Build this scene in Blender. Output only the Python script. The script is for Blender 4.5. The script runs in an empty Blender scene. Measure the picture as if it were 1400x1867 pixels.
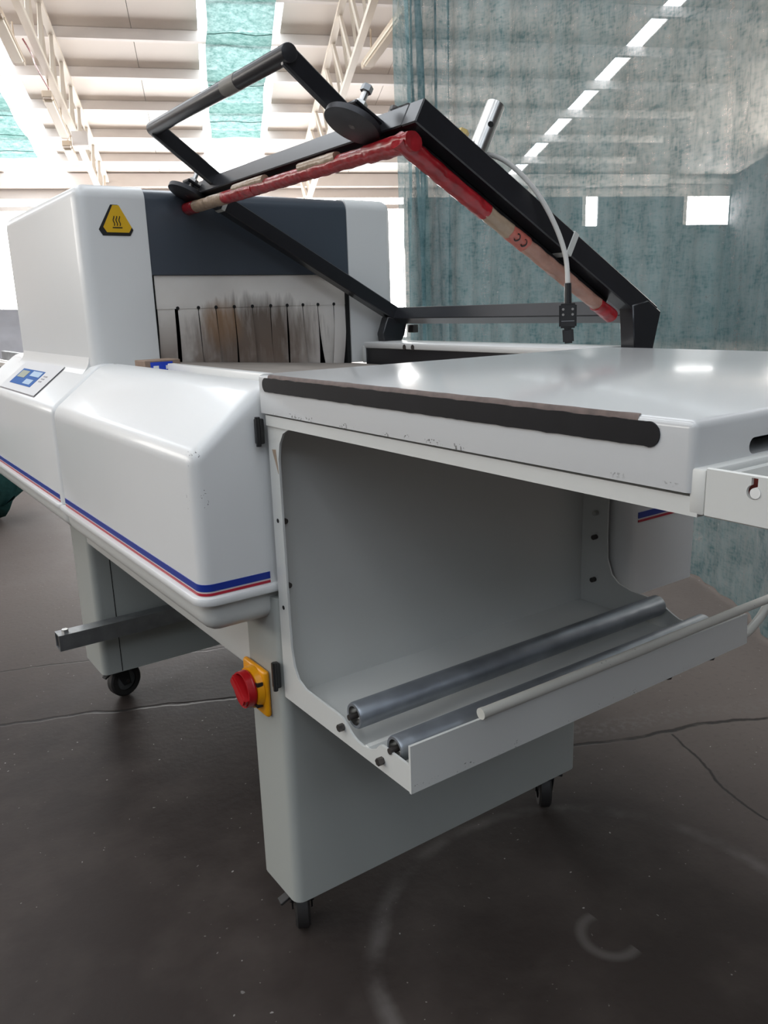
import bpy, bmesh, math, random
from mathutils import Vector, Matrix, noise as mn
R = math.radians
scene = bpy.context.scene
col = scene.collection
random.seed(7)

# ------------------------------------------------------------------ camera
PITCH, ROLL, YAW, FPX, CAM_H = 0.24871, -0.03133, 0.60657, 1467.0, 1.10
cam_d = bpy.data.cameras.new('camera')
cam = bpy.data.objects.new('camera', cam_d); col.objects.link(cam)
fw = Vector((math.sin(YAW)*math.cos(PITCH), math.cos(YAW)*math.cos(PITCH), -math.sin(PITCH)))
rt = Vector((math.cos(YAW), -math.sin(YAW), 0)); up = rt.cross(fw)
r2 = math.cos(ROLL)*rt + math.sin(ROLL)*up
u2 = -math.sin(ROLL)*rt + math.cos(ROLL)*up
m = Matrix.Identity(4)
for i in range(3):
    m[i][0] = r2[i]; m[i][1] = u2[i]; m[i][2] = -fw[i]
m[2][3] = CAM_H
cam.matrix_world = m
cam_d.sensor_fit = 'VERTICAL'; cam_d.sensor_height = 24.0
cam_d.lens = 24.0*FPX/1867.0
cam_d.clip_start = 0.02; cam_d.clip_end = 200
scene.camera = cam

# ------------------------------------------------------------------ world, exposure
world = bpy.data.worlds.new('World'); scene.world = world; world.use_nodes = True
bg = world.node_tree.nodes['Background']
bg.inputs[0].default_value = (0.90, 0.95, 1.0, 1); bg.inputs[1].default_value = 0.03
scene.view_settings.view_transform = 'Standard'
scene.view_settings.look = 'None'
scene.view_settings.exposure = 0.0
scene.view_settings.gamma = 1.0
scene.view_settings.use_curve_mapping = False
cy = scene.cycles
cy.max_bounces = 5; cy.diffuse_bounces = 3; cy.glossy_bounces = 2; cy.transmission_bounces = 2; cy.transparent_max_bounces = 6
cy.use_light_tree = False; cy.sample_clamp_indirect = 3.0; cy.adaptive_threshold = 0.04; cy.caustics_reflective = False; cy.caustics_refractive = False
SKY_E, WIN_E, SIDE_FILL_E, REAR_FILL_E = 4.8, 12.0, 6.8, 2.2        # daylight behind roof lights, gable glazing; added fill from side and rear panes

# hall frame: u runs to the far wall, v to the right; the roof falls along u
AZ = R(23.2)
U = Vector((math.sin(AZ), math.cos(AZ), 0)); V = Vector((math.cos(AZ), -math.sin(AZ), 0))
SL = math.tan(R(11.6)); Z0 = 8.45
def hall(s, v, z): return U*s + V*v + Vector((0, 0, z))
def roofz(s): return Z0 - SL*s

# ------------------------------------------------------------------ materials
MATS = {}
def mat(name, color, rough=0.5, metal=0.0, coat=0.0, var=0.0, scale=8.0, bump=0.0, bscale=80.0, emit=0.0, spec=0.5):
    if name in MATS: return MATS[name]
    M = bpy.data.materials.new(name); M.use_nodes = True; nt = M.node_tree
    b = nt.nodes['Principled BSDF']
    b.inputs['Base Color'].default_value = (*color, 1); b.inputs['Roughness'].default_value = rough
    b.inputs['Metallic'].default_value = metal; b.inputs['Coat Weight'].default_value = coat
    b.inputs['Coat Roughness'].default_value = 0.12
    b.inputs['Specular IOR Level'].default_value = spec
    if emit:
        b.inputs['Emission Color'].default_value = (*color, 1); b.inputs['Emission Strength'].default_value = emit
    if var or bump:
        g = nt.nodes.new('ShaderNodeNewGeometry')
        n = nt.nodes.new('ShaderNodeTexNoise'); n.inputs['Scale'].default_value = scale; n.inputs['Detail'].default_value = 2
        nt.links.new(g.outputs['Position'], n.inputs['Vector'])
        if var:
            mx = nt.nodes.new('ShaderNodeMix'); mx.data_type = 'RGBA'
            mx.inputs['A'].default_value = (*[c*(1-var) for c in color], 1)
            mx.inputs['B'].default_value = (*[min(1, c*(1+var)) for c in color], 1)
            nt.links.new(n.outputs['Fac'], mx.inputs['Factor']); nt.links.new(mx.outputs['Result'], b.inputs['Base Color'])
        if bump:
            n2 = nt.nodes.new('ShaderNodeTexNoise'); n2.inputs['Scale'].default_value = bscale; n2.inputs['Detail'].default_value = 1
            nt.links.new(g.outputs['Position'], n2.inputs['Vector'])
            bp = nt.nodes.new('ShaderNodeBump'); bp.inputs['Strength'].default_value = bump; bp.inputs['Distance'].default_value = 0.01
            nt.links.new(n2.outputs['Fac'], bp.inputs['Height']); nt.links.new(bp.outputs['Normal'], b.inputs['Normal'])
    if emit: M.cycles.emission_sampling = 'FRONT'
    MATS[name] = M
    return M

class NT:
    """small helper for building node graphs"""
    def __init__(self, name):
        self.m = bpy.data.materials.new(name); self.m.use_nodes = True
        self.t = self.m.node_tree; self.b = self.t.nodes['Principled BSDF']; self.out = self.t.nodes['Material Output']
        self.pos = self.t.nodes.new('ShaderNodeNewGeometry').outputs['Position']
    def link(self, a, b): self.t.links.new(a, b)
    def val(self, sock, x):
        if hasattr(x, 'links'): self.link(x, sock)
        else: sock.default_value = x
    def math(self, op, a, b=0.0, c=None, clamp=False):
        n = self.t.nodes.new('ShaderNodeMath'); n.operation = op; n.use_clamp = clamp
        self.val(n.inputs[0], a); self.val(n.inputs[1], b)
        if c is not None: self.val(n.inputs[2], c)
        return n.outputs[0]
    def noise(self, scale, detail=4, vec=None, rough=0.55):
        n = self.t.nodes.new('ShaderNodeTexNoise'); n.inputs['Scale'].default_value = scale
        n.inputs['Detail'].default_value = detail; n.inputs['Roughness'].default_value = rough
        self.link(vec if vec is not None else self.pos, n.inputs['Vector']); return n.outputs['Fac']
    def mapping(self, scale=(1, 1, 1), rot=(0, 0, 0), vec=None):
        n = self.t.nodes.new('ShaderNodeMapping'); n.inputs['Scale'].default_value = scale; n.inputs['Rotation'].default_value = rot
        self.link(vec if vec is not None else self.pos, n.inputs['Vector']); return n.outputs[0]
    def sep(self, vec=None):
        n = self.t.nodes.new('ShaderNodeSeparateXYZ'); self.link(vec if vec is not None else self.pos, n.inputs[0]); return n.outputs
    def mix(self, f, a, b):
        n = self.t.nodes.new('ShaderNodeMix'); n.data_type = 'RGBA'; self.val(n.inputs['Factor'], f)
        for s, x in (('A', a), ('B', b)):
            if hasattr(x, 'links'): self.link(x, n.inputs[s])
            else: n.inputs[s].default_value = (*x, 1)
        return n.outputs['Result']
    def ramp(self, f, lo, hi):
        n = self.t.nodes.new('ShaderNodeMapRange'); n.clamp = True
        self.val(n.inputs[0], f); n.inputs[1].default_value = lo; n.inputs[2].default_value = hi
        return n.outputs[0]
    def bump(self, h, strength=0.3, dist=0.01):
        n = self.t.nodes.new('ShaderNodeBump'); n.inputs['Strength'].default_value = strength; n.inputs['Distance'].default_value = dist
        self.link(h, n.inputs['Height']); self.link(n.outputs['Normal'], self.b.inputs['Normal'])

def white_paint(name, color, rough, grime=0.05, wear=None, dens=0.66):
    """glossy white paint; wear = list of boxes (x0, x1, y0, y1, z0, z1) where the paint is chipped"""
    g = NT(name)
    c = g.mix(g.math('MULTIPLY', g.noise(5, 2), grime), color, (0.45, 0.42, 0.36))
    if wear:
        p = g.sep(); mask = None
        for bx in wear:
            k = None
            for ax in range(3):
                for lim, op in ((bx[2*ax], 'GREATER_THAN'), (bx[2*ax+1], 'LESS_THAN')):
                    if lim is None: continue
                    q = g.math(op, p[ax], lim); k = q if k is None else g.math('MULTIPLY', k, q)
            mask = k if mask is None else g.math('MAXIMUM', mask, k)
        chip = g.math('MULTIPLY', g.ramp(g.noise(26, 1), 0.54, 0.62), g.ramp(g.noise(300, 1), dens, dens+0.04))
        c = g.mix(g.math('MULTIPLY', g.math('MULTIPLY', chip, mask), 0.85), c, (0.05, 0.045, 0.04))
    g.link(c, g.b.inputs['Base Color']); g.b.inputs['Roughness'].default_value = rough
    g.b.inputs['Coat Weight'].default_value = 0.22; g.b.inputs['Coat Roughness'].default_value = 0.10
    MATS[name] = g.m; return g.m

WHITE = white_paint('white_gloss_paint', (0.73, 0.73, 0.72), 0.36, 0.05, [(None, 0.446, None, 1.118, 0.80, 0.915)])
WHITE2 = white_paint('white_powder_coat', (0.66, 0.665, 0.64), 0.38, 0.10, [(None, None, None, 0.741, None, 0.505), (0.539, 0.541, 0.739, 0.80, None, 0.500)])
TABLEW = white_paint('white_table_enamel', (0.57, 0.575, 0.575), 0.20, 0.06, [(None, 0.536, None, None, 0.954, 0.961), (None, 0.540, 0.36, 0.40, 1.001, 1.008)], 0.58)
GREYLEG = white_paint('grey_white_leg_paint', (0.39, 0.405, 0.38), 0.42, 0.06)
ROD = white_paint('worn_cream_rod_paint', (0.60, 0.59, 0.54), 0.45, 0.25, [(0.80, 1.5, None, None, 0.568, None)])
DARK = mat('slate_grey_paint', (0.058, 0.070, 0.088), 0.28, coat=0.2, var=0.12, scale=6)
BLACK = mat('black_frame_paint', (0.012, 0.012, 0.015), 0.30, coat=0.15, var=0.3, scale=20)
BLACKTAPE = mat('black_rubber_strip', (0.008, 0.008, 0.010), 0.45, var=0.4, scale=40, spec=0.25)
SCUFF = mat('scuffed_brown_strip_edge', (0.10, 0.068, 0.058), 0.6, var=0.6, scale=90)
HOLE = mat('dark_hole', (0.006, 0.006, 0.006), 0.8)
STEEL = mat('brushed_steel', (0.55, 0.54, 0.52), 0.28, metal=1.0, var=0.15, scale=60)
ZINC = mat('zinc_steel', (0.30, 0.31, 0.32), 0.42, metal=0.9, var=0.35, scale=25, bump=0.08, bscale=60)
ROLLER = mat('galvanised_roller_steel', (0.36, 0.39, 0.43), 0.42, metal=0.85, var=0.35, scale=18, bump=0.10, bscale=40)
BOLT = mat('dark_bolt_steel', (0.10, 0.09, 0.085), 0.45, metal=0.8)
DISC = mat('dark_magnet_steel', (0.06, 0.06, 0.065), 0.45, metal=0.6, var=0.3, scale=30)
RUBBER = mat('black_rubber_tyre', (0.022, 0.020, 0.019), 0.6)
BLUE = mat('blue_stripe_vinyl', (0.012, 0.035, 0.28), 0.3)
RED_S = mat('red_stripe_vinyl', (0.42, 0.015, 0.035), 0.3)
YEL = mat('yellow_switch_plastic', (0.80, 0.33, 0.004), 0.35)
YELS = mat('yellow_sticker_vinyl', (0.75, 0.44, 0.015), 0.4)
REDK = mat('red_switch_plastic', (0.42, 0.008, 0.012), 0.32)
BLKS = mat('black_sticker_print', (0.01, 0.01, 0.01), 0.5)
REDT = mat('red_adhesive_tape', (0.30, 0.006, 0.012), 0.32, coat=0.4, var=0.55, scale=45, bump=0.6, bscale=50)
TANT = mat('tan_adhesive_tape', (0.36, 0.26, 0.18), 0.35, coat=0.3, var=0.3, scale=40, bump=0.4, bscale=60)
PINKT = mat('pink_adhesive_tape', (0.46, 0.12, 0.09), 0.33, coat=0.3, var=0.25, scale=40, bump=0.4, bscale=60)
PALET = mat('pale_pink_brown_tape', (0.38, 0.20, 0.15), 0.33, coat=0.3, var=0.35, scale=35, bump=0.4, bscale=60)
GREYT = mat('grey_green_tape', (0.20, 0.19, 0.17), 0.5)
CABLE = mat('light_grey_cable', (0.62, 0.61, 0.58), 0.45)
PLUG = mat('black_plug_plastic', (0.013, 0.013, 0.014), 0.4)
TIE = mat('clear_white_plastic', (0.55, 0.55, 0.52), 0.4)
WHITEP = mat('white_plastic', (0.80, 0.80, 0.78), 0.4)
PANELW = mat('pale_panel_foil', (0.66, 0.65, 0.65), 0.6, spec=0.3)
PANELB = mat('blue_panel_print', (0.015, 0.10, 0.34), 0.65, spec=0.2)
LCD = mat('grey_green_display', (0.36, 0.38, 0.31), 0.7, spec=0.2)
KEYS = mat('pale_blue_keypad', (0.42, 0.54, 0.68), 0.65, spec=0.2)
EDGE = mat('grey_panel_edge', (0.30, 0.28, 0.29), 0.5)
CARD = mat('brown_cardboard', (0.27, 0.19, 0.14), 0.8, var=0.2, scale=50)
BLUEL = mat('blue_label_print', (0.01, 0.05, 0.50), 0.4)
BED = mat('grey_beige_conveyor_belt', (0.24, 0.21, 0.185), 0.75, var=0.25, scale=12)
CREAM = mat('cream_painted_steel', (0.80, 0.72, 0.62), 0.5, var=0.06, scale=3)
PURLIN = mat('grey_galvanised_purlin', (0.86, 0.80, 0.76), 0.5, var=0.1, scale=2)
ROOFP = mat('off_white_roof_panel', (0.88, 0.81, 0.75), 0.6, var=0.04, scale=0.7)
SKYL = mat('roof_light_daylight', (0.88, 0.94, 1.0), 0.5, emit=SKY_E)
WIND = mat('far_glazing_daylight', (1.0, 0.99, 0.98), 0.5, emit=WIN_E)
REAR_FILL = mat('rear_fill_pane', (0.80, 0.89, 1.0), 0.5, emit=REAR_FILL_E)
SIDE_FILL = mat('side_fill_pane', (1.0, 0.96, 0.90), 0.5, emit=SIDE_FILL_E)
WALLM = mat('pale_wall_cladding', (0.74, 0.68, 0.64), 0.7, var=0.06, scale=1.5)
WALLD = mat('grey_concrete_wall', (0.15, 0.15, 0.155), 0.8, var=0.1, scale=1.0)
LAMPB = mat('cream_lamp_housing', (0.66, 0.53, 0.40), 0.5)
LAMPD = mat('ivory_lamp_diffuser', (0.84, 0.73, 0.58), 0.4)
WRAP = mat('white_stretch_film', (0.72, 0.70, 0.73), 0.22, coat=0.5, var=0.15, scale=5, bump=0.9, bscale=9)
SPIN = mat('crimson_inner_paint', (0.16, 0.025, 0.018), 0.5)
PALLETW = mat('pallet_wood', (0.42, 0.31, 0.20), 0.8, var=0.2, scale=9)

def make_floor_mat():
    g = NT('worn_grey_concrete')
    big = g.noise(0.9, 3); mid = g.noise(5.5, 4); fine = g.noise(60, 2)
    c = g.mix(g.ramp(big, 0.35, 0.68), (0.021, 0.0155, 0.0135), (0.038, 0.029, 0.0255))
    c = g.mix(g.math('MULTIPLY', g.ramp(mid, 0.42, 0.75), 0.5), c, (0.080, 0.066, 0.058))
    dust_and_light = g.math('MULTIPLY', g.math('MAXIMUM', g.ramp(g.sep()[0], 1.25, 1.9), g.ramp(g.sep()[1], 2.1, 3.6)), 0.80)  # dusty to the right; light on the far floor painted into the colour
    c = g.mix(dust_and_light, c, (0.15, 0.122, 0.108))
    c = g.mix(g.math('MULTIPLY', g.ramp(fine, 0.55, 0.8), 0.25), c, (0.03, 0.027, 0.026))
    # hall aligned coordinates for joints
    hv = g.mapping(rot=(0, 0, AZ)); xyz = g.sep(hv)
    wob = g.math('MULTIPLY', g.math('SUBTRACT', g.noise(3, 5), 0.5), 0.09)
    def line(coord, at, width, gate=None):
        d = g.math('ABSOLUTE', g.math('ADD', g.math('SUBTRACT', coord, at), wob))
        k = g.math('SUBTRACT', 1.0, g.ramp(d, width*0.4, width))
        return g.math('MULTIPLY', k, gate) if gate is not None else k
    x, y = xyz[0], xyz[1]
    right = g.math('GREATER_THAN', x, 0.45); left = g.math('LESS_THAN', x, 0.45)
    cr = g.math('MAXIMUM', line(y, 1.71, 0.0095, right), line(y, 2.22, 0.0095, left))
    cr = g.math('MAXIMUM', cr, g.math('MULTIPLY', line(y, 2.60, 0.006, left), 0.8))
    cr = g.math('MAXIMUM', cr, line(x, 1.09, 0.005, g.math('LESS_THAN', y, 1.70)))
    cr = g.math('MULTIPLY', cr, g.ramp(mid, 0.25, 0.42))
    c = g.mix(g.math('MULTIPLY', cr, 0.85), c, (0.014, 0.012, 0.011))
    # pale run along the joints
    pale = g.math('MULTIPLY', line(y, 1.78, 0.05, right), g.ramp(fine, 0.45, 0.7))
    c = g.mix(g.math('MULTIPLY', pale, 0.25), c, (0.2, 0.185, 0.175))
    # round dried stain ring
    p = g.sep()
    dx = g.math('SUBTRACT', p[0], 0.97); dy = g.math('SUBTRACT', p[1], 0.75)
    rr = g.math('SQRT', g.math('ADD', g.math('MULTIPLY', dx, dx), g.math('MULTIPLY', dy, dy)))
    rr = g.math('ADD', rr, g.math('MULTIPLY', g.math('SUBTRACT', mid, 0.5), 0.05))
    ring = g.math('SUBTRACT', 1.0, g.ramp(g.math('ABSOLUTE', g.math('SUBTRACT', rr, 0.41)), 0.004, 0.022))
    ring = g.math('MULTIPLY', ring, g.ramp(mid, 0.36, 0.60))
    c = g.mix(g.math('MULTIPLY', ring, 0.42), c, (0.16, 0.147, 0.139))
    # small C-shaped smear and specks
    ax = g.math('SUBTRACT', p[0], 1.00); ay = g.math('SUBTRACT', p[1], 0.775)
    r3 = g.math('SQRT', g.math('ADD', g.math('MULTIPLY', ax, ax), g.math('MULTIPLY', ay, ay)))
    sm = g.math('SUBTRACT', 1.0, g.ramp(g.math('ABSOLUTE', g.math('SUBTRACT', r3, 0.05)), 0.003, 0.014))
    sm = g.math('MULTIPLY', sm, g.math('LESS_THAN', ax, 0.012))
    c = g.mix(g.math('MULTIPLY', sm, 0.30), c, (0.19, 0.175, 0.165))
    sp = g.math('MULTIPLY', g.ramp(g.noise(95, 1), 0.74, 0.77), g.ramp(mid, 0.45, 0.6))
    c = g.mix(g.math('MULTIPLY', sp, 0.7), c, (0.4, 0.38, 0.36))
    g.link(c, g.b.inputs['Base Color'])
    g.link(g.math('ADD', 0.48, g.math('MULTIPLY', mid, 0.22)), g.b.inputs['Roughness'])
    g.b.inputs['Specular IOR Level'].default_value = 0.17
    h = g.math('SUBTRACT', g.math('MULTIPLY', fine, 0.25), g.math('MULTIPLY', cr, 0.8))
    g.bump(h, 0.35, 0.006)
    return g.m
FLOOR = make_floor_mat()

def make_net(name, dark, light, hole, weave=260.0, lo=0.2):
    """woven shade net: threads that let some light through plus open mesh"""
    g = NT(name); t = g.t
    vert = g.mapping(scale=(weave, weave, weave*0.28)); hor = g.mapping(scale=(weave*0.28, weave*0.28, weave))
    w1 = g.noise(1.0, 2, vert); w2 = g.noise(1.0, 2, hor); mid = g.noise(9, 3); streak = g.noise(1.0, 2, g.mapping(scale=(16, 16, 0.9)))
    w = g.math('MULTIPLY', g.math('ADD', w1, w2), 0.5)
    c = g.mix(g.ramp(g.math('ADD', w, g.math('MULTIPLY', g.math('SUBTRACT', mid, 0.5), 0.6)), 0.30, 0.70), dark, light)
    g.t.nodes.remove(g.b)
    d = t.nodes.new('ShaderNodeBsdfDiffuse'); tr = t.nodes.new('ShaderNodeBsdfTranslucent'); tp = t.nodes.new('ShaderNodeBsdfTransparent')
    g.link(c, d.inputs[0]); g.link(c, tr.inputs[0])
    m1 = t.nodes.new('ShaderNodeMixShader'); m1.inputs[0].default_value = 0.55
    g.link(d.outputs[0], m1.inputs[1]); g.link(tr.outputs[0], m1.inputs[2])
    f = g.math('ADD', w, g.math('MULTIPLY', g.math('SUBTRACT', g.math('ADD', mid, streak), 1.0), 0.40))
    op = g.math('MULTIPLY', g.ramp(f, lo, lo+0.75), hole)
    m2 = t.nodes.new('ShaderNodeMixShader'); g.link(op, m2.inputs[0])
    g.link(m1.outputs[0], m2.inputs[1]); g.link(tp.outputs[0], m2.inputs[2])
    g.link(m2.outputs[0], g.out.inputs['Surface'])
    return g.m
NET = make_net('grey_green_shade_net', (0.085, 0.185, 0.205), (0.35, 0.50, 0.53), 0.72, 105, 0.10)
NETR = make_net('green_roof_shade_net', (0.08, 0.17, 0.15), (0.21, 0.33, 0.30), 0.10, 30, 0.2)
NETB = mat('dark_green_bundled_net', (0.012, 0.07, 0.065), 0.8, var=0.6, scale=9, bump=0.6, bscale=30)

def make_curtain_mat():
    g = NT('heat_stained_strip_curtain')
    p = g.sep()
    base = g.mix(g.noise(9, 4), (0.70, 0.64, 0.58), (0.86, 0.83, 0.79))
    # scorch: broad patch low in the middle, orange fringe on its left
    cx = g.math('DIVIDE', g.math('SUBTRACT', p[0], 0.955), 0.17); cz = g.math('DIVIDE', g.math('SUBTRACT', p[2], 1.045), 0.085)
    d = g.math('ADD', g.math('MULTIPLY', cx, cx), g.math('MULTIPLY', cz, cz))
    st = g.noise(1.0, 4, g.mapping(scale=(70, 70, 10)))
    d = g.math('ADD', d, g.math('MULTIPLY', g.math('SUBTRACT', st, 0.5), 2.2))
    k = g.math('SUBTRACT', 1.0, g.ramp(d, 0.15, 1.5))
    c = g.mix(g.math('MULTIPLY', k, 0.9), base, (0.085, 0.055, 0.038))
    ox = g.math('DIVIDE', g.math('SUBTRACT', p[0], 0.855), 0.055); oz = g.math('DIVIDE', g.math('SUBTRACT', p[2], 1.07), 0.06)
    o = g.math('ADD', g.math('MULTIPLY', ox, ox), g.math('MULTIPLY', oz, oz))
    o = g.math('SUBTRACT', 1.0, g.ramp(g.math('ADD', o, g.math('MULTIPLY', g.math('SUBTRACT', st, 0.5), 1.2)), 0.2, 1.3))
    c = g.mix(g.math('MULTIPLY', o, 0.65), c, (0.34, 0.17, 0.06))
    low = g.math('MULTIPLY', g.math('SUBTRACT', 1.0, g.ramp(p[2], 0.99, 1.125)), g.ramp(g.noise(14, 3), 0.05, 0.45))
    low = g.math('MULTIPLY', low, g.math('SUBTRACT', 1.0, g.math('MULTIPLY', g.ramp(p[0], 1.05, 1.16), 0.7)))
    c = g.mix(g.math('MULTIPLY', low, 0.86), c, (0.17, 0.118, 0.088))
    g.link(c, g.b.inputs['Base Color']); g.b.inputs['Roughness'].default_value = 0.6
    return g.m
CURT = make_curtain_mat()

# ------------------------------------------------------------------ mesh helpers
WL = {}
def link(name, bm, material, parent=None, smooth=35, origin=None):
    """one mesh object with its origin at its own middle, parented to a thing or part"""
    bmesh.ops.recalc_face_normals(bm, faces=bm.faces)
    me = bpy.data.meshes.new(name)
    vs = [v.co for v in bm.verts]
    lo = Vector((min(v[i] for v in vs) for i in range(3))); hi = Vector((max(v[i] for v in vs) for i in range(3)))
    c = origin if origin is not None else (lo+hi)/2
    bmesh.ops.translate(bm, vec=-c, verts=bm.verts)
    bm.to_mesh(me); bm.free()
    if smooth:
        me.shade_smooth(); me.set_sharp_from_angle(angle=R(smooth))
    me.materials.append(material)
    o = bpy.data.objects.new(name, me); col.objects.link(o)
    attach(o, parent, c); return o
def attach(o, parent, c):
    c = Vector(c)
    if parent is not None:
        o.parent = parent; o.location = c - WL[parent.name]
    else:
        o.location = c
    WL[o.name] = c
def empty(name, loc, parent=None):
    o = bpy.data.objects.new(name, None); col.objects.link(o); o.empty_display_size = 0.1
    attach(o, parent, loc); return o
def tag(o, label, cat=None, group=None, kind=None):
    if label: o['label'] = label
    if cat: o['category'] = cat
    if group: o['group'] = group
    if kind: o['kind'] = kind
    return o

def add_box(bm, x0, x1, y0, y1, z0, z1):
    return bmesh.ops.create_cube(bm, size=1, matrix=Matrix.Translation(((x0+x1)/2, (y0+y1)/2, (z0+z1)/2)) @ Matrix.Diagonal((x1-x0, y1-y0, z1-z0, 1)))['verts']
def box(name, x0, x1, y0, y1, z0, z1, material, parent=None, bev=0.0, seg=2, sel=None):
    bm = bmesh.new(); add_box(bm, x0, x1, y0, y1, z0, z1)
    if bev:
        ed = [e for e in bm.edges if sel is None or sel((e.verts[0].co+e.verts[1].co)/2, (e.verts[1].co-e.verts[0].co).normalized())]
        bmesh.ops.bevel(bm, geom=ed, offset=bev, segments=seg, profile=0.5, affect='EDGES')
    return link(name, bm, material, parent)
def prism_bm(pts, axis, a0, a1):
    """polygon in the two axes other than `axis`, extruded along it"""
    bm = bmesh.new()
    def P(p, a):
        return {'x': (a, p[0], p[1]), 'y': (p[0], a, p[1]), 'z': (p[0], p[1], a)}[axis]
    f0 = [bm.verts.new(P(p, a0)) for p in pts]; f1 = [bm.verts.new(P(p, a1)) for p in pts]
    n = len(pts)
    bm.faces.new(f0); bm.faces.new(f1[::-1])
    for i in range(n): bm.faces.new((f0[i], f1[i], f1[(i+1) % n], f0[(i+1) % n]))
    bmesh.ops.recalc_face_normals(bm, faces=bm.faces)
    return bm
def prism(name, pts, axis, a0, a1, material, parent=None, bev=0.0, seg=2, sel=None):
    bm = prism_bm(pts, axis, a0, a1)
    if bev:
        ed = [e for e in bm.edges if sel is None or sel((e.verts[0].co+e.verts[1].co)/2, (e.verts[1].co-e.verts[0].co).normalized())]
        bmesh.ops.bevel(bm, geom=ed, offset=bev, segments=seg, profile=0.5, affect='EDGES')
    return link(name, bm, material, parent)
def basis(d, upv=None):
    d = Vector(d).normalized(); upv = Vector(upv) if upv is not None else (Vector((0, 0, 1)) if abs(d.z) < 0.9 else Vector((0, 1, 0)))
    s = d.cross(upv).normalized(); return d, s, s.cross(d).normalized()
def bar(name, p0, p1, w, h, material, parent=None, upv=None, bev=0.002, seg=1):
    """square bar from p0 to p1, w across, h along upv"""
    p0 = Vector(p0); p1 = Vector(p1); d, s, q = basis(p1-p0, upv); L = (p1-p0).length
    bm = bmesh.new(); add_box(bm, -w/2, w/2, 0, L, -h/2, h/2)
    if bev: bmesh.ops.bevel(bm, geom=list(bm.edges), offset=bev, segments=seg, affect='EDGES')
    mt = Matrix((( s.x, d.x, q.x, p0.x), (s.y, d.y, q.y, p0.y), (s.z, d.z, q.z, p0.z), (0, 0, 0, 1)))
    bmesh.ops.transform(bm, matrix=mt, verts=bm.verts)
    return link(name, bm, material, parent)
def add_cyl(bm, p0, p1, r, n=24, r1=None):
    p0 = Vector(p0); p1 = Vector(p1); d, s, q = basis(p1-p0); r1 = r if r1 is None else r1
    a = [bm.verts.new(p0 + (s*math.cos(t)+q*math.sin(t))*r) for t in [2*math.pi*i/n for i in range(n)]]
    b = [bm.verts.new(p1 + (s*math.cos(t)+q*math.sin(t))*r1) for t in [2*math.pi*i/n for i in range(n)]]
    bm.faces.new(a); bm.faces.new(b[::-1])
    for i in range(n): bm.faces.new((a[i], b[i], b[(i+1) % n], a[(i+1) % n]))
def cyl(name, p0, p1, r, material, parent=None, n=24, bev=0.0, r1=None):
    bm = bmesh.new(); add_cyl(bm, p0, p1, r, n, r1)
    if bev:
        ed = [e for e in bm.edges if any(len(f.verts) > 4 for f in e.link_faces)]
        bmesh.ops.bevel(bm, geom=ed, offset=bev, segments=2, profile=0.5, affect='EDGES')
    return link(name, bm, material, parent)
def lathe(name, p0, axis, prof, material, parent=None, n=32):
    """prof = [(distance along axis, radius)]"""
    p0 = Vector(p0); d, s, q = basis(axis); bm = bmesh.new(); rings = []
    for a, r in prof:
        if r < 1e-6: rings.append([bm.verts.new(p0 + d*a)]); continue
        rings.append([bm.verts.new(p0 + d*a + (s*math.cos(2*math.pi*i/n)+q*math.sin(2*math.pi*i/n))*r) for i in range(n)])
    for A, B in zip(rings, rings[1:]):
        for i in range(n):
            j = (i+1) % n
            if len(A) == 1: bm.faces.new((A[0], B[i], B[j]))
            elif len(B) == 1: bm.faces.new((A[i], B[0], A[j]))
            else: bm.faces.new((A[i], B[i], B[j], A[j]))
    return link(name, bm, material, parent)
def smooth_path(pts, k=8):
    pts = [Vector(p) for p in pts]; out = []
    for i in range(len(pts)-1):
        a, b, c, d = pts[max(0, i-1)], pts[i], pts[i+1], pts[min(len(pts)-1, i+2)]
        for j in range(k):
            t = j/k
            out.append(0.5*((2*b)+(c-a)*t+(2*a-5*b+4*c-d)*t*t+(3*b-a-3*c+d)*t**3))
    out.append(pts[-1]); return out
def tube(name, path, r, material, parent=None, n=12, lump=0.0, flat=1.0, upv=None, seed=0):
    path = [Vector(p) for p in path]; bm = bmesh.new(); rings = []
    ref = None
    for i, p in enumerate(path):
        d = (path[min(i+1, len(path)-1)] - path[max(i-1, 0)]).normalized()
        if ref is None: _, s, q = basis(d, upv)
        else:
            s = (ref - d*ref.dot(d)).normalized(); q = s.cross(d)
        ref = s
        ring = []
        for j in range(n):
            t = 2*math.pi*j/n; rr = r
            if lump: rr *= 1 + lump*mn.noise(Vector((p.x*38+seed, p.y*38+j*0.9, p.z*38)))
            ring.append(bm.verts.new(p + s*math.cos(t)*rr + q*math.sin(t)*rr*flat))
        rings.append(ring)
    for A, B in zip(rings, rings[1:]):
        for j in range(n): bm.faces.new((A[j], B[j], B[(j+1) % n], A[(j+1) % n]))
    bm.faces.new(rings[0]); bm.faces.new(rings[-1][::-1])
    return link(name, bm, material, parent, smooth=50)
def ribbon(name, path, z0, z1, th, material, parent=None):
    """upright band along a plan path, thickness towards the left of travel"""
    bm = bmesh.new(); rows = []
    P = [Vector((x, y, 0)) for x, y in path]
    for i, p in enumerate(P):
        d = (P[min(i+1, len(P)-1)]-P[max(i-1, 0)]).normalized(); nrm = Vector((-d.y, d.x, 0))
        rows.append([bm.verts.new((p.x, p.y, z0)), bm.verts.new((p.x, p.y, z1)), bm.verts.new((p.x+nrm.x*th, p.y+nrm.y*th, z1)), bm.verts.new((p.x+nrm.x*th, p.y+nrm.y*th, z0))])
    for A, B in zip(rows, rows[1:]):
        for k in range(4): bm.faces.new((A[k], B[k], B[(k+1) % 4], A[(k+1) % 4]))
    bm.faces.new(rows[0]); bm.faces.new(rows[-1][::-1])
    return link(name, bm, material, parent)
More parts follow.
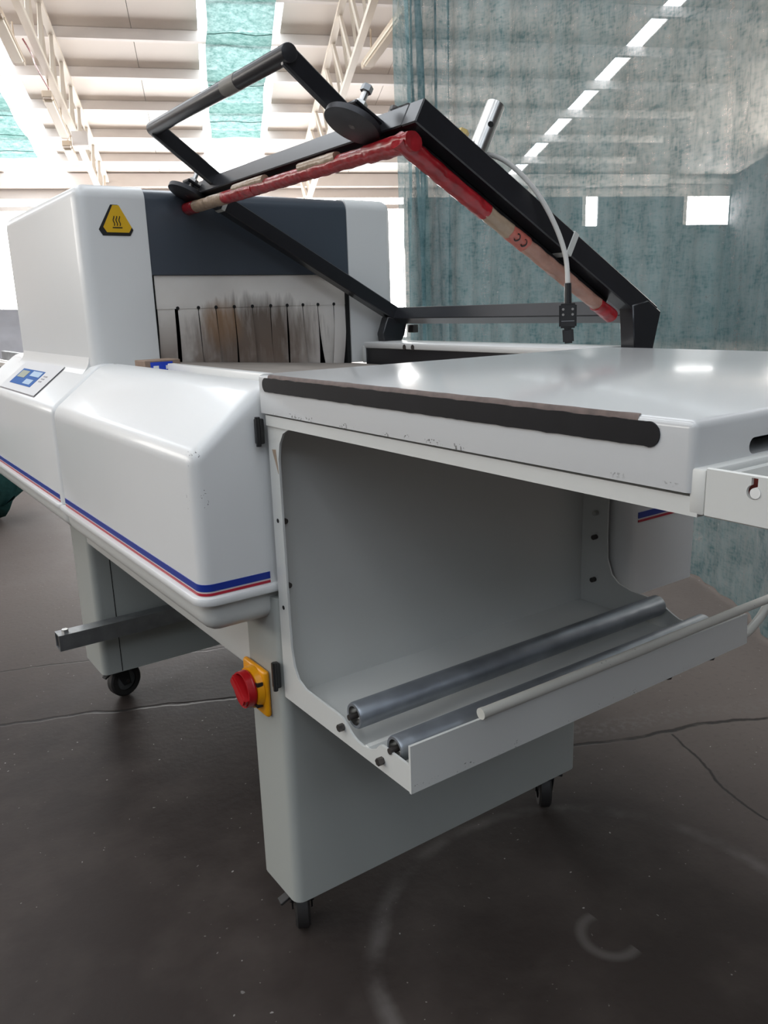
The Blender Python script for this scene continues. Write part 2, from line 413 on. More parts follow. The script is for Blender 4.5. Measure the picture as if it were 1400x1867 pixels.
def quad_plate(name, corners, th, material, parent=None):
    c = [Vector(p) for p in corners]; nrm = (c[1]-c[0]).cross(c[-1]-c[0]).normalized()
    bm = bmesh.new(); a = [bm.verts.new(p) for p in c]; b = [bm.verts.new(p+nrm*th) for p in c]; n = len(c)
    bm.faces.new(a); bm.faces.new(b[::-1])
    for i in range(n): bm.faces.new((a[i], b[i], b[(i+1) % n], a[(i+1) % n]))
    return link(name, bm, material, parent)
def hall_box(bm, s0, s1, v0, v1, zoff0, zoff1, sloped=True):
    """box in hall coordinates; z offsets are measured from the roof plane when sloped"""
    vs = []
    for s in (s0, s1):
        for v in (v0, v1):
            for z in (zoff0, zoff1):
                vs.append(bm.verts.new(hall(s, v, (roofz(s) if sloped else 0)+z)))
    for f in ((0, 1, 3, 2), (4, 6, 7, 5), (0, 4, 5, 1), (2, 3, 7, 6), (0, 2, 6, 4), (1, 5, 7, 3)):
        bm.faces.new([vs[i] for i in f])
def hbox(name, s0, s1, v0, v1, z0, z1, material, parent=None, sloped=True):
    bm = bmesh.new(); hall_box(bm, s0, s1, v0, v1, z0, z1, sloped); return link(name, bm, material, parent, smooth=0)

def sheet(name, pts, material, parent=None, look=None):
    """one flat glazing sheet, its front turned towards the point `look`"""
    pts = [Vector(p) for p in pts]; n = (pts[1]-pts[0]).cross(pts[2]-pts[0])
    if look is not None and n.dot(Vector(look)-pts[0]) < 0: pts.reverse()
    c = sum(pts, Vector())/len(pts); me = bpy.data.meshes.new(name)
    me.from_pydata([p-c for p in pts], [], [tuple(range(len(pts)))]); me.materials.append(material)
    o = bpy.data.objects.new(name, me); col.objects.link(o); attach(o, parent, c); return o
IN = (0.5, 1.5, 1.5)

# ================================================================== the setting
bm = bmesh.new()
for s in (-8, 21):
    for v in (-16, 14): bm.verts.new(hall(s, v, 0))
bm.verts.ensure_lookup_table(); bm.faces.new([bm.verts[i] for i in (0, 1, 3, 2)])
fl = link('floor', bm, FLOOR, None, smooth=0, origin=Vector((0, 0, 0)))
tag(fl, 'dark worn concrete floor with cracks and pale stains', kind='structure')

ceil = empty('ceiling', hall(16, 0, roofz(16)))
tag(ceil, 'sloping off-white panelled roof on grey purlins', kind='structure')
S_END, DS, S_PUR = 20.6, 1.2, 19.4
SKYV = [(-8.50, -7.20), (-4.15, -2.85), (0.20, 1.50), (7.62, 7.92)]
bays = []
edge = -16.0
for a, b in SKYV:
    bays.append((edge, a)); edge = b
bays.append((edge, 14.0))
rows = [S_PUR - DS*k for k in range(-1, 7)]          # purlin lines that can be told apart
for a, b in bays:
    cuts = [a] + [c for c in (-5.2, -0.82, 3.55, 5.6) if a < c < b] + [b]
    for c0, c1 in zip(cuts, cuts[1:]):
        for k in range(len(rows)-1):
            if c1 < -6 or c0 > 9: continue
            hbox('roof_panel', rows[k+1]+0.004, rows[k]-0.004, c0+0.004, c1-0.004, 0.0, 0.04, ROOFP, ceil)
    if b < -6 or a > 9: hbox('roof_panel', rows[-1], rows[0], a, b, 0.0, 0.04, ROOFP, ceil)
    hbox('roof_panel', -8, rows[-1]-0.004, a+0.004, b-0.004, 0.0, 0.04, ROOFP, ceil)
for a, b in SKYV:
    sheet('skylight_pane', [hall(q, w_, roofz(q)+0.02) for q, w_ in ((-8, a), (rows[-1]-0.01, a), (rows[-1]-0.01, b), (-8, b))], SKYL, ceil, IN)
    sheet('skylight_pane', [hall(q, w_, roofz(q)+0.02) for q, w_ in ((rows[-1]+0.01, a), (S_END, a), (S_END, b), (rows[-1]+0.01, b))], SKYL, ceil, IN)
for k in range(0, 7):
    s = S_PUR - DS*k
    hbox('purlin', s-0.035, s+0.035, -9, 10.5, -0.16, -0.005, PURLIN, ceil)
hbox('eave_beam', 20.42, 20.58, -10, 12, -0.30, -0.02, PURLIN, ceil)

# far wall: cladding band under the eaves, glazing below it
wb = empty('wall_back', hall(20.6, 0, 0)); tag(wb, 'far gable wall of pale cladding over bright glazing', kind='structure')
ZE = roofz(S_END)
hbox('wall_band', 20.6, 20.75, -16, 14, 3.72, ZE+0.1, WALLM, wb, sloped=False)
hbox('wall_sill', 20.6, 20.75, -5.7, 5.05, 0.0, 0.35, WALLM, wb, sloped=False)
hbox('wall_cladding', 20.6, 20.75, -16, -5.7, 0.0, 3.72, WALLM, wb, sloped=False)
hbox('wall_sill', 20.6, 20.75, 5.05, 14, 0.0, 3.0, WALLD, wb, sloped=False)
hbox('wall_cladding', 20.6, 20.75, 5.05, 9.7, 3.0, 3.72, WALLD, wb, sloped=False)
hbox('wall_cladding', 20.6, 20.75, 10.15, 12.6, 3.0, 3.72, WALLD, wb, sloped=False)
hbox('wall_rail', 20.50, 20.6, -16, 14, 4.02, 4.14, PURLIN, wb, sloped=False)
for i, (a, b) in enumerate([(-5.6, -3.1), (-3.0, 1.9), (2.0, 4.95), (9.80, 10.15), (12.7, 14)]):
    zb = 0.35 if a < 4.5 else 3.0
    w = empty('window_%d' % (i+1), hall(20.65, (a+b)/2, 0.35)); tag(w, 'bright overexposed glazing in the far wall', kind='structure')
    sheet('pane', [hall(20.66, a, zb), hall(20.66, b, zb), hall(20.66, b, 3.72), hall(20.66, a, 3.72)], WIND, w, IN)
    hbox('frame', 20.58, 20.66, a-0.10, a, zb, 3.72, WALLM, w, sloped=False)
    if a < 4.5:
        hbox('frame', 20.58, 20.66, b, b+0.10, zb, 3.72, WALLM, w, sloped=False)
        hbox('frame', 20.58, 20.66, a, b, 3.46, 3.56, WALLM, w, sloped=False)
# side and rear walls, seen only as reflections and as carriers of added fill panes
wl = hbox('wall_left', -8, 20.6, -16.2, -16, 0, 9.6, WALLD, None, sloped=False); tag(wl, 'grey side wall far to the left', kind='structure')
wr = hbox('wall_right', -8, 20.6, 14, 14.2, 0, 9.6, WALLD, None, sloped=False); tag(wr, 'grey side wall behind the hanging net', kind='structure')
wf = hbox('wall_front', -8.2, -8, -16, 14, 0, 10.3, WALLD, None, sloped=False); tag(wf, 'grey wall behind the viewer', kind='structure')
k = 7
for side, v0, v1, spans in (('l', -15.98, -15.96, [(-3, 2.5), (3.5, 9), (10, 16)]), ('r', 13.96, 13.98, [(4, 8), (12, 18)])):  # glowing panes added out of view to light the machine's sides
    for a, b in spans:
        vm = (v0+v1)/2; w = sheet('window_%d' % k, [hall(a, vm, 2.8), hall(b, vm, 2.8), hall(b, vm, 5.4), hall(a, vm, 5.4)], SIDE_FILL, None, IN)
        tag(w, 'tall glowing pane added on the side wall as fill light', kind='structure'); k += 1

for a, b in ((-12, -6.5), (-5.5, 0), (1, 6.5)):  # unseen glowing panes added to brighten the faces turned to the camera
    w = sheet('window_%d' % k, [hall(-7.97, a, 5.6), hall(-7.97, b, 5.6), hall(-7.97, b, 8.4), hall(-7.97, a, 8.4)], REAR_FILL, None, IN)
    tag(w, 'high glowing pane added behind the viewer as fill light', kind='structure'); k += 1

# ================================================================== roof trusses and lamps
def truss(v, vb, label):
    t = empty('roof_truss', hall(20.3, v, roofz(20.3)-0.4)); tag(t, label, 'truss', 'cream roof trusses')
    D = 1.0
    bmt = bmesh.new(); hall_box(bmt, 7.5, 20.4, v-0.05, v+0.05, -0.22, -0.16); link('top_chord', bmt, CREAM, t, smooth=0)
    bmt = bmesh.new()
    vs = []
    for s in (7.5, 20.4):
        for dv in (-0.05, 0.05):
            for dz in (-0.06, 0.02): vs.append(bmt.verts.new(hall(s, vb+dv, roofz(s)-D+dz+(0.25 if s > 20 else 0))))
    for f in ((0, 1, 3, 2), (4, 6, 7, 5), (0, 4, 5, 1), (2, 3, 7, 6), (0, 2, 6, 4), (1, 5, 7, 3)): bmt.faces.new([vs[i] for i in f])
    link('bottom_chord', bmt, CREAM, t, smooth=0)
    s = 8.0; i = 0; STEP = 0.8
    while s < 20.2:
        low = D - 0.25*max(0, (s-7.5)/12.9)
        low2 = D - 0.25*max(0, (s+0.4-7.5)/12.9)
        bar('web_bar', hall(s, v, roofz(s)-0.18), hall(s, vb, roofz(s)-low), 0.05, 0.05, CREAM, t, bev=0)
        bar('web_bar', hall(s, v, roofz(s)-0.18), hall(s+0.4, vb, roofz(s+0.4)-low2), 0.04, 0.04, CREAM, t, bev=0)
        s += STEP; i += 1
    return t
truss(-2.0, -2.06, 'cream lattice roof truss at the upper left above the tunnel')
truss(2.33, 2.5, 'cream lattice roof truss above the black handle, left of the net')

def lamp(s, v, zdrop, L, label, tilt=0.0):
    z = roofz(s)-zdrop
    a = hall(s-L/2, v, z+SL*L/2); b = hall(s+L/2, v+tilt, z-SL*L/2)
    t = empty('batten_lamp', (a+b)/2); tag(t, label, 'ceiling lamp', 'fluorescent lamps under the trusses')
    d = (b-a).normalized()
    bar('housing', a, b, 0.13, 0.07, LAMPB, t, bev=0.01)
    off = Vector((0, 0, -0.06))
    bar('diffuser', a+d*0.05+off, b-d*0.05+off, 0.16, 0.08, LAMPD, t, bev=0.025, seg=3)
    bar('end_cap', a-d*0.05+off*0.5, a+d*0.06+off*0.5, 0.14, 0.10, LAMPB, t, bev=0.01)
    bar('end_cap', b-d*0.06+off*0.5, b+d*0.05+off*0.5, 0.14, 0.10, LAMPB, t, bev=0.01)
    bar('hanger', a+d*0.2, a+d*0.2+Vector((0, 0, 0.35)), 0.02, 0.02, LAMPB, t, bev=0)
    bar('hanger', b-d*0.2, b-d*0.2+Vector((0, 0, 0.35)), 0.02, 0.02, LAMPB, t, bev=0)
    return t
lamp(12.45, -2.26, 1.20, 1.15, 'batten lamp cut by the left picture edge under the left truss')
lamp(14.70, -2.10, 1.20, 1.40, 'middle batten lamp hanging under the left truss')
lamp(16.05, -2.13, 1.24, 0.80, 'short far batten lamp at the low end of the left truss')
lamp(12.20, 2.84, 1.20, 1.35, 'ivory batten lamp under the right truss beside the net', -0.26)
jb = empty('junction_box', hall(15.9, -1.95, roofz(15.9)-1.1)); tag(jb, 'small grey box on the low end of the left truss', 'box')
hbox('body', 15.75, 15.95, -2.02, -1.80, -1.24, -1.06, ZINC, jb); hbox('lid', 15.70, 15.75, -2.04, -1.78, -1.26, -1.04, PURLIN, jb)
wire = tube('red_wire', smooth_path([hall(12.9, -2.16, roofz(12.9)-1.02), hall(13.2, -2.12, roofz(13.2)-1.06), hall(13.6, -2.14, roofz(13.6)-1.04), hall(14.1, -2.08, roofz(14.1)-1.10)], 5), 0.012, REDT, None, n=6)
tag(wire, 'thin red wire running between two lamps on the left truss', 'wire')

def roof_net(s0, s1, v0, v1, label, seed):
    """net laid under a roof light, tied to the purlins and sagging between them"""
    bm = bmesh.new(); ns, nv = 60, 16; g = []
    for i in range(ns+1):
        s = s0+(s1-s0)*i/ns
        sag = 0.20 + 0.05*abs(math.sin(math.pi*(s-S_PUR)/DS))
        row = []
        for j in range(nv+1):
            e = 0.05*mn.noise(Vector((s*0.9, seed+(0 if j < nv/2 else 9), 0)))
            v = v0+(v1-v0)*j/nv + e
            row.append(bm.verts.new(hall(s, v, roofz(s)-sag-0.03*mn.noise(Vector((s*1.7, v*2.5, seed))))))
        g.append(row)
    for i in range(ns):
        for j in range(nv): bm.faces.new((g[i][j], g[i+1][j], g[i+1][j+1], g[i][j+1]))
    o = link('shade_net', bm, NETR, None, smooth=60); tag(o, label, 'shade net', 'nets under the roof lights')
    for q in (0.35, 0.62, 0.86):
        pts = [hall(s0+(s1-s0)*q+0.05*math.sin(i*1.1+seed), v0+(v1-v0)*i/8, roofz(s0+(s1-s0)*q)-0.275) for i in range(9)]
        tube('tie_cord', pts, 0.006, mat('dark_green_cord', (0.03, 0.12, 0.11), 0.7), o, n=5)
    return o
roof_net(12.0, 17.95, 0.33, 1.33, 'green net strip hanging under the central roof light', 1.3)
roof_net(15.9, 19.0, -4.45, -3.18, 'pale green net at the left picture edge under the roof light', 5.1)

# ================================================================== hanging net curtain on the right
def net_curtain():
    root = empty('net_curtain', (2.75, 2.6, 0))
    tag(root, 'large grey-green shade net curtain hanging behind the machine', 'curtain')
    ctrl = [(2.62, 3.52), (2.80, 3.70), (2.72, 3.50), (2.86, 3.64), (2.78, 3.44), (2.90, 3.48), (2.86, 3.30), (2.90, 3.10), (2.86, 2.7), (2.84, 2.2), (2.78, 1.84), (2.64, 1.58), (2.49, 1.36), (2.30, 1.10), (2.08, 0.86), (1.9, 0.7)]
    path = smooth_path([Vector((x, y, 0)) for x, y in ctrl], 22)
    bm = bmesh.new(); nz = 46; TOP = 3.7; rows = []
    L = 0.0; ds = [0.0]
    for a, b in zip(path, path[1:]): L += (b-a).length; ds.append(L)
    for i, p in enumerate(path):
        d = (path[min(i+1, len(path)-1)]-path[max(i-1, 0)]).normalized(); nr = Vector((-d.y, d.x, 0))
        s = ds[i]; row = []
        for k in range(nz+1):
            z = TOP*k/nz
            f = 0.016*math.sin(s*21+1.2*math.sin(z*0.8)+mn.noise(Vector((s*2, z*0.5, 1)))*3) + 0.010*math.sin(s*47+z*0.6)
            if i > 150: f *= 0.55
            f += 0.03*mn.noise(Vector((s*1.6, z*0.9, 4.0)))
            e = 0.0
            if i < 22: e = (1-i/22)*(0.10*mn.noise(Vector((z*1.3, 7.7, 0)))+0.03)
            row.append(bm.verts.new((p.x+nr.x*f-d.x*e, p.y+nr.y*f-d.y*e, 0.008+z)))
        rows.append(row)
    for A, B in zip(rows, rows[1:]):
        for k in range(nz): bm.faces.new((A[k], B[k], B[k+1], A[k+1]))
    link('net_cloth', bm, NET, root, smooth=80)
    wire = [Vector((p.x, p.y, 3.715)) for p in path[150::14]]
    tube('hanging_wire', [Vector((2.7, 3.7, 3.715))]+wire, 0.006, ZINC, root, n=6)
net_curtain()

# ================================================================== things at the left edge
gb = tube('net_bundle', smooth_path([(-0.55, 5.0, 0.24), (-0.1, 4.95, 0.27), (0.35, 4.92, 0.27), (0.74, 4.9, 0.25), (0.80, 4.9, 0.24)], 7), 0.24, NETB, None, n=22, lump=0.16, flat=1.0, seed=3)
tag(gb, 'dark green bundled net lying on the floor at the left edge', 'net bundle')
pr = empty('wrapped_pallet', (0.5, 8.2, 0)); tag(pr, 'goods wrapped in white film on a pallet, at the left edge behind the tunnel', 'pallet')
for i in range(5): box('pallet_plank', -0.4, 1.7, 7.75+i*0.2, 7.89+i*0.2, 0.10, 0.125, PALLETW, pr)
for i in range(3): box('pallet_block', -0.4+i*0.98, -0.26+i*0.98, 7.75, 8.69, 0.0, 0.10, PALLETW, pr)
bm = bmesh.new(); bmesh.ops.create_cube(bm, size=1, matrix=Matrix.Translation((0.65, 8.22, 0.66)) @ Matrix.Diagonal((2.0, 0.9, 1.07, 1)))
bmesh.ops.subdivide_edges(bm, edges=bm.edges, cuts=7, use_grid_fill=True)
for v in bm.verts: v.co += Vector((mn.noise(v.co*3), mn.noise(v.co*3+Vector((5, 0, 0))), mn.noise(v.co*2.2+Vector((0, 7, 0)))))*0.06
link('film_wrap', bm, WRAP, pr, smooth=60)
rc = empty('roller_conveyor', (0.1, 4.1, 0)); tag(rc, 'stainless roller stand just visible behind the tunnel at the left edge', 'roller stand')
for y in (3.75, 4.55): bar('side_rail', (-0.5, y, 0.86), (0.84, y, 0.86), 0.03, 0.07, STEEL, rc)
for i in range(9): cyl('roller', (-0.42+i*0.145, 3.77, 0.89), (-0.42+i*0.145, 4.53, 0.89), 0.028, STEEL, rc, n=16)
for x in (-0.45, 0.40):
    for y in (3.75, 4.55): bar('leg', (x, y, 0.0), (x, y, 0.83), 0.04, 0.04, STEEL, rc)
bar('end_stop', (0.82, 3.75, 0.92), (0.82, 4.55, 0.92), 0.02, 0.05, ZINC, rc)
bar('stop_post', (0.82, 3.75, 0.86), (0.82, 3.75, 1.00), 0.025, 0.025, ZINC, rc)

# ================================================================== the shrink wrapping machine
MC = empty('shrink_wrapping_machine', (0.9, 1.7, 0))
tag(MC, 'large white shrink wrapping machine on casters with raised black sealing frame', 'machine')

# ---- hood with chamfered side
HX, HY0, HY1 = 0.422, 1.092, 1.893
HP = [(HX, 0.684), (HX, 0.902), (0.538, 0.994), (0.575, 0.994), (0.575, 0.684)]
def near_or_long(y0, y1=None, both=False):
    def f(c, d):
        if c.z < 0.69: return False
        if c.x > 0.57: return False
        if abs(d.y) > 0.9: return True
        return c.y < y0+0.01 or (both and c.y > y1-0.01)
    return f
hood = prism('hood_cover', HP, 'y', HY0, HY1, WHITE, MC, bev=0.020, seg=5, sel=near_or_long(HY0, HY1, True))
tag(hood, 'white chamfered hood with blue and red stripe')
r = 0.020
def side_path(y0, y1, off, xe, near_round=True):
    pts = [(HX-off, y1-0.022)]
    if near_round:
        for i in range(9):
            a = math.pi - i*math.pi/16
            pts.append((HX+r+(r+off)*math.cos(a), y0+r-(r+off)*math.sin(a)))
        pts.append((xe, y0-off))
    else: pts.append((HX-off, y0+0.022))
    return pts
def stripes(parent, y0, y1, xe, near_round):
    p = side_path(y0, y1, 0.0010, xe, near_round)
    tag(ribbon('blue_stripe', p, 0.6935, 0.7045, 0.0025, BLUE, parent), 'blue stripe')
    tag(ribbon('red_stripe', p, 0.6865, 0.6905, 0.0025, RED_S, parent), 'red stripe')
stripes(hood, HY0, HY1, 0.536, True)
def lip(parent, y0, y1):
    a = HX-0.009
    bm = bmesh.new()
    pts = [(a, y1)]
    for i in range(9):
        t = math.pi + i*math.pi/16
        pts.append((a+0.03+0.03*math.cos(t), y0-0.009+0.03+0.03*math.sin(t)))
    pts += [(0.575, y0-0.009), (0.575, y1)]
    bm = prism_bm(pts, 'z', 0.671, 0.685)
    bmesh.ops.bevel(bm, geom=[e for e in bm.edges if abs(e.verts[0].co.z-e.verts[1].co.z) < 1e-5], offset=0.004, segments=2, profile=0.5, affect='EDGES')
    return link('hood_lip', bm, WHITE, parent)
lip(hood, HY0, HY1)
def tray(y0, y1, ends):
    bm = bmesh.new(); add_box(bm, 0.428, 0.60, y0, y1, 0.618, 0.672)
    ed = [e for e in bm.edges if (e.verts[0].co.z+e.verts[1].co.z)/2 < 0.66 and ((e.verts[0].co.x+e.verts[1].co.x)/2 < 0.59) and ((e.verts[0].co.y+e.verts[1].co.y)/2 < y1-0.01)]
    bmesh.ops.bevel(bm, geom=ed, offset=0.030, segments=5, profile=0.5, affect='EDGES')
    return link('base_tray', bm, WHITE2, MC)
tray(1.100, 1.885, True); tray(1.905, 2.78, True)

# ---- control housing with panel and the tunnel on top
CY0, CY1 = 1.897, 2.80
ctl = prism('control_housing', HP, 'y', CY0, CY1, WHITE, MC, bev=0.014, seg=4, sel=near_or_long(CY0, CY1, True))
tag(ctl, 'white control housing under the tunnel')
stripes(ctl, CY0, CY1, 0.5, False)
lip(ctl, CY0+0.01, CY1)
SA = Vector((HX, 0, 0.902)); SD = Vector((0.538-HX, 0, 0.994-0.902)); SD.normalize(); SN = Vector((-SD.z, 0, SD.x))
def on_slope(t, y, h): p = SA+SD*t+SN*h; return (p.x, y, p.z)
def slope_plate(name, t0, t1, y0, y1, h, th, material, parent, bev=0.0):
    return quad_plate(name, [on_slope(t0, y0, h), on_slope(t1, y0, h), on_slope(t1, y1, h), on_slope(t0, y1, h)][::-1], -th if False else th, material, parent)
cp = slope_plate('control_panel', 0.016, 0.127, 2.112, 2.545, 0.0005, 0.0025, EDGE, MC); tag(cp, 'white foil control panel with blue keypad')
slope_plate('panel_foil', 0.019, 0.124, 2.118, 2.539, 0.003, 0.0008, PANELW, cp)
slope_plate('blue_field', 0.040, 0.096, 2.228, 2.478, 0.0038, 0.0008, PANELB, cp)
slope_plate('display', 0.064, 0.089, 2.375, 2.462, 0.0046, 0.001, LCD, cp)
slope_plate('keypad', 0.074, 0.092, 2.238, 2.340, 0.0046, 0.001, KEYS, cp)
slope_plate('keypad', 0.046, 0.063, 2.255, 2.335, 0.0046, 0.001, KEYS, cp)
for i in range(3): slope_plate('printed_mark', 0.080-i*0.009, 0.084-i*0.009, 2.17+0.004*i, 2.205, 0.0038, 0.0006, EDGE, cp)

TX0, TX1, TY0, TY1, TZ0, TZ1 = 0.530, 1.386, 1.910, 2.66, 0.955, 1.385
DX0, DX1, OZ = 0.687, 1.234, 1.190
tl = box('tunnel_cover', TX0, DX0, TY0, TY1, TZ0, TZ1, WHITE, MC, bev=0.030, seg=6, sel=lambda c, d: (c.z > TZ1-0.01 and c.x < DX0-0.01) or (abs(d.z) > 0.9 and c.x < TX0+0.01))
tag(tl, 'white rounded left flank of the tunnel with warning sticker')
tr_ = box('tunnel_cover', DX1, TX1, TY0, TY1, TZ0, TZ1, WHITE, MC, bev=0.030, seg=6, sel=lambda c, d: (c.z > TZ1-0.01 and c.x > DX1+0.01) or (abs(d.z) > 0.9 and c.x > TX1-0.01))
tag(tr_, 'white rounded right flank of the tunnel')
dp = box('tunnel_panel', DX0+0.001, DX1-0.001, TY0+0.002, TY1-0.002, OZ, TZ1-0.003, DARK, MC, bev=0.030, seg=6, sel=lambda c, d: abs(d.x) > 0.9 and c.z > TZ1-0.02)
tag(dp, 'slate grey panel over the tunnel mouth')
prism('fillet', [(0.508, 0.9698), (0.5175, 0.9790), (0.5235, 0.9870), (0.5275, 0.9965), (0.5303, 1.010), (0.536, 1.010), (0.536, 0.960), (0.52, 0.960)], 'y', TY0+0.030, TY1-0.03, WHITE, ctl)
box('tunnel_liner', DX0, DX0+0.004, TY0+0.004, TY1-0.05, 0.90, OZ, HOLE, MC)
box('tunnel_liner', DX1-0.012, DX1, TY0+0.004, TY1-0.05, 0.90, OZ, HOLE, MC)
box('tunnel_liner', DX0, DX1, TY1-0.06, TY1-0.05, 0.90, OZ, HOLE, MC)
# strip curtain
cur = box('heat_curtain', 0.694, 1.226, 1.917, 1.920, 1.112, 1.189, CURT, MC); tag(cur, 'scorched strip curtain across the tunnel mouth')
slits = [0.745, 0.798, 0.844, 0.893, 0.943, 0.995, 1.043, 1.090, 1.136, 1.186]
ed = [0.694] + slits + [1.226]
for i in range(11):
    a, b = ed[i]+0.0012, ed[i+1]-0.0012
    if i == 0: b -= 0.006
    bm = bmesh.new(); n = 12; rowsA = []
    tw = random.uniform(-0.020, 0.020); sh = random.uniform(-0.004, 0.004); bl = random.uniform(-0.010, 0.004)
    if i == 9: tw, sh = 0.026, 0.010
    if i == 8: tw, sh = -0.016, -0.006
    if i == 10: sh = -0.014
    if i == 0: sh = -0.006
    for k in range(n+1):
        t = k/n; z = 1.1125 - t*(1.1125-0.945); row = []
        for q in range(5):
            x = a+(b-a)*q/4 + sh*t*t
            y = 1.919 + tw*t*t*(q/4-0.5) + bl*math.sin(t*2.6)*0.8 - 0.003*math.sin(q/4*math.pi)*t
            row.append((x, y, z))
        rowsA.append(row)
    F = [[bm.verts.new((x, y-0.0008, z)) for x, y, z in row] for row in rowsA]
    B = [[bm.verts.new((x, y+0.0008, z)) for x, y, z in row] for row in rowsA]
    for k in range(n):
        for q in range(4):
            bm.faces.new((F[k][q], F[k][q+1], F[k+1][q+1], F[k+1][q])); bm.faces.new((B[k][q], B[k+1][q], B[k+1][q+1], B[k][q+1]))
        bm.faces.new((F[k][0], F[k+1][0], B[k+1][0], B[k][0])); bm.faces.new((F[k][4], B[k][4], B[k+1][4], F[k+1][4]))
    for q in range(4): bm.faces.new((F[n][q], F[n][q+1], B[n][q+1], B[n][q])); bm.faces.new((F[0][q], B[0][q], B[0][q+1], F[0][q+1]))
    link('curtain_strip', bm, CURT, cur, smooth=60)
for x in slits: cyl('slit_hole', (x, 1.9158, 1.1135), (x, 1.9175, 1.1135), 0.0042, HOLE, cur, n=12)
# warning sticker
def tri(cx, cz, w, h, cut):
    return [(cx-w/2+cut*0.5, cz-h/2), (cx+w/2-cut*0.5, cz-h/2), (cx+w/2, cz-h/2+cut*0.8), (cx+cut*0.5, cz+h/2), (cx-cut*0.5, cz+h/2), (cx-w/2, cz-h/2+cut*0.8)]
stk = prism('warning_sticker', tri(0.6150, 1.3085, 0.078, 0.066, 0.016), 'y', TY0-0.0010, TY0-0.0002, BLKS, MC); tag(stk, 'yellow and black hot surface warning triangle')
prism('yellow_field', tri(0.6185, 1.3115, 0.064, 0.058, 0.014), 'y', TY0-0.0018, TY0-0.0010, YELS, stk)
for i in range(3):
    x = 0.6110+i*0.0065
    tube('heat_wave', [(x+0.0013*math.sin(k*0.75), TY0-0.0019, 1.2965+k*0.0019) for k in range(12)], 0.0011, BLKS, stk, n=6)
box('surface_line', 0.607, 0.629, TY0-0.0024, TY0-0.0018, 1.2915, 1.2938, BLKS, stk)
for q in [(0.570, 1.349, 0.0022), (0.5335, 1.247, 0.0018)]:
    pass

# ---- conveyor area between hood and far rail
box('inner_ledge', 0.560, 0.70, 1.12, 1.902, 0.93, 0.972, WHITE2, MC)
tag(box('conveyor_rail', 0.632, 0.648, 1.095, 1.715, 0.965, 0.997, WHITE, MC, bev=0.002), 'white conveyor side rail')
bm = bmesh.new(); cs = [(0.676, 1.10, 0.990), (0.676, 1.903, 0.991), (1.242, 1.903, 0.953), (1.242, 1.10, 0.953)]
a = [bm.verts.new(c) for c in cs]; b = [bm.verts.new((c[0], c[1], c[2]-0.012)) for c in cs]
bm.faces.new(a); bm.faces.new(b[::-1])
for i in range(4): bm.faces.new((a[i], b[i], b[(i+1) % 4], a[(i+1) % 4]))
link('conveyor_belt', bm, BED, MC)
rail = box('rear_rail', 1.252, 1.372, 1.092, 1.880, 0.994, 1.010, WHITE, MC, bev=0.004, seg=2); tag(rail, 'white rear rail with black channel under it')
box('channel', 1.256, 1.30, 1.095, 1.872, 0.950, 0.994, BLACK, rail)
box('rail_end', 1.250, 1.30, 1.872, 1.884, 0.955, 1.000, WHITE2, rail, bev=0.003)
for y in (1.655, 1.690): cyl('rail_bolt', (1.2515, y, 1.000), (1.2565, y, 1.000), 0.007, BOLT, rail, n=10)
box('machine_bed', 0.60, 1.42, 1.30, 2.70, 0.64, 0.93, WHITE2, MC)

# ---- right-hand housing
rh = box('side_housing', 1.250, 1.468, 0.972, 1.90, 0.520, 0.945, WHITE, MC, bev=0.035, seg=6, sel=lambda c, d: abs(d.z) > 0.9 and c.y < 1.0 and c.x < 1.3)
tag(rh, 'white housing on the far side with short stripe')
box('blue_stripe', 1.283, 1.44, 0.9705, 0.9721, 0.682, 0.694, BLUE, rh); box('red_stripe', 1.283, 1.44, 0.9705, 0.9721, 0.674, 0.6785, RED_S, rh)

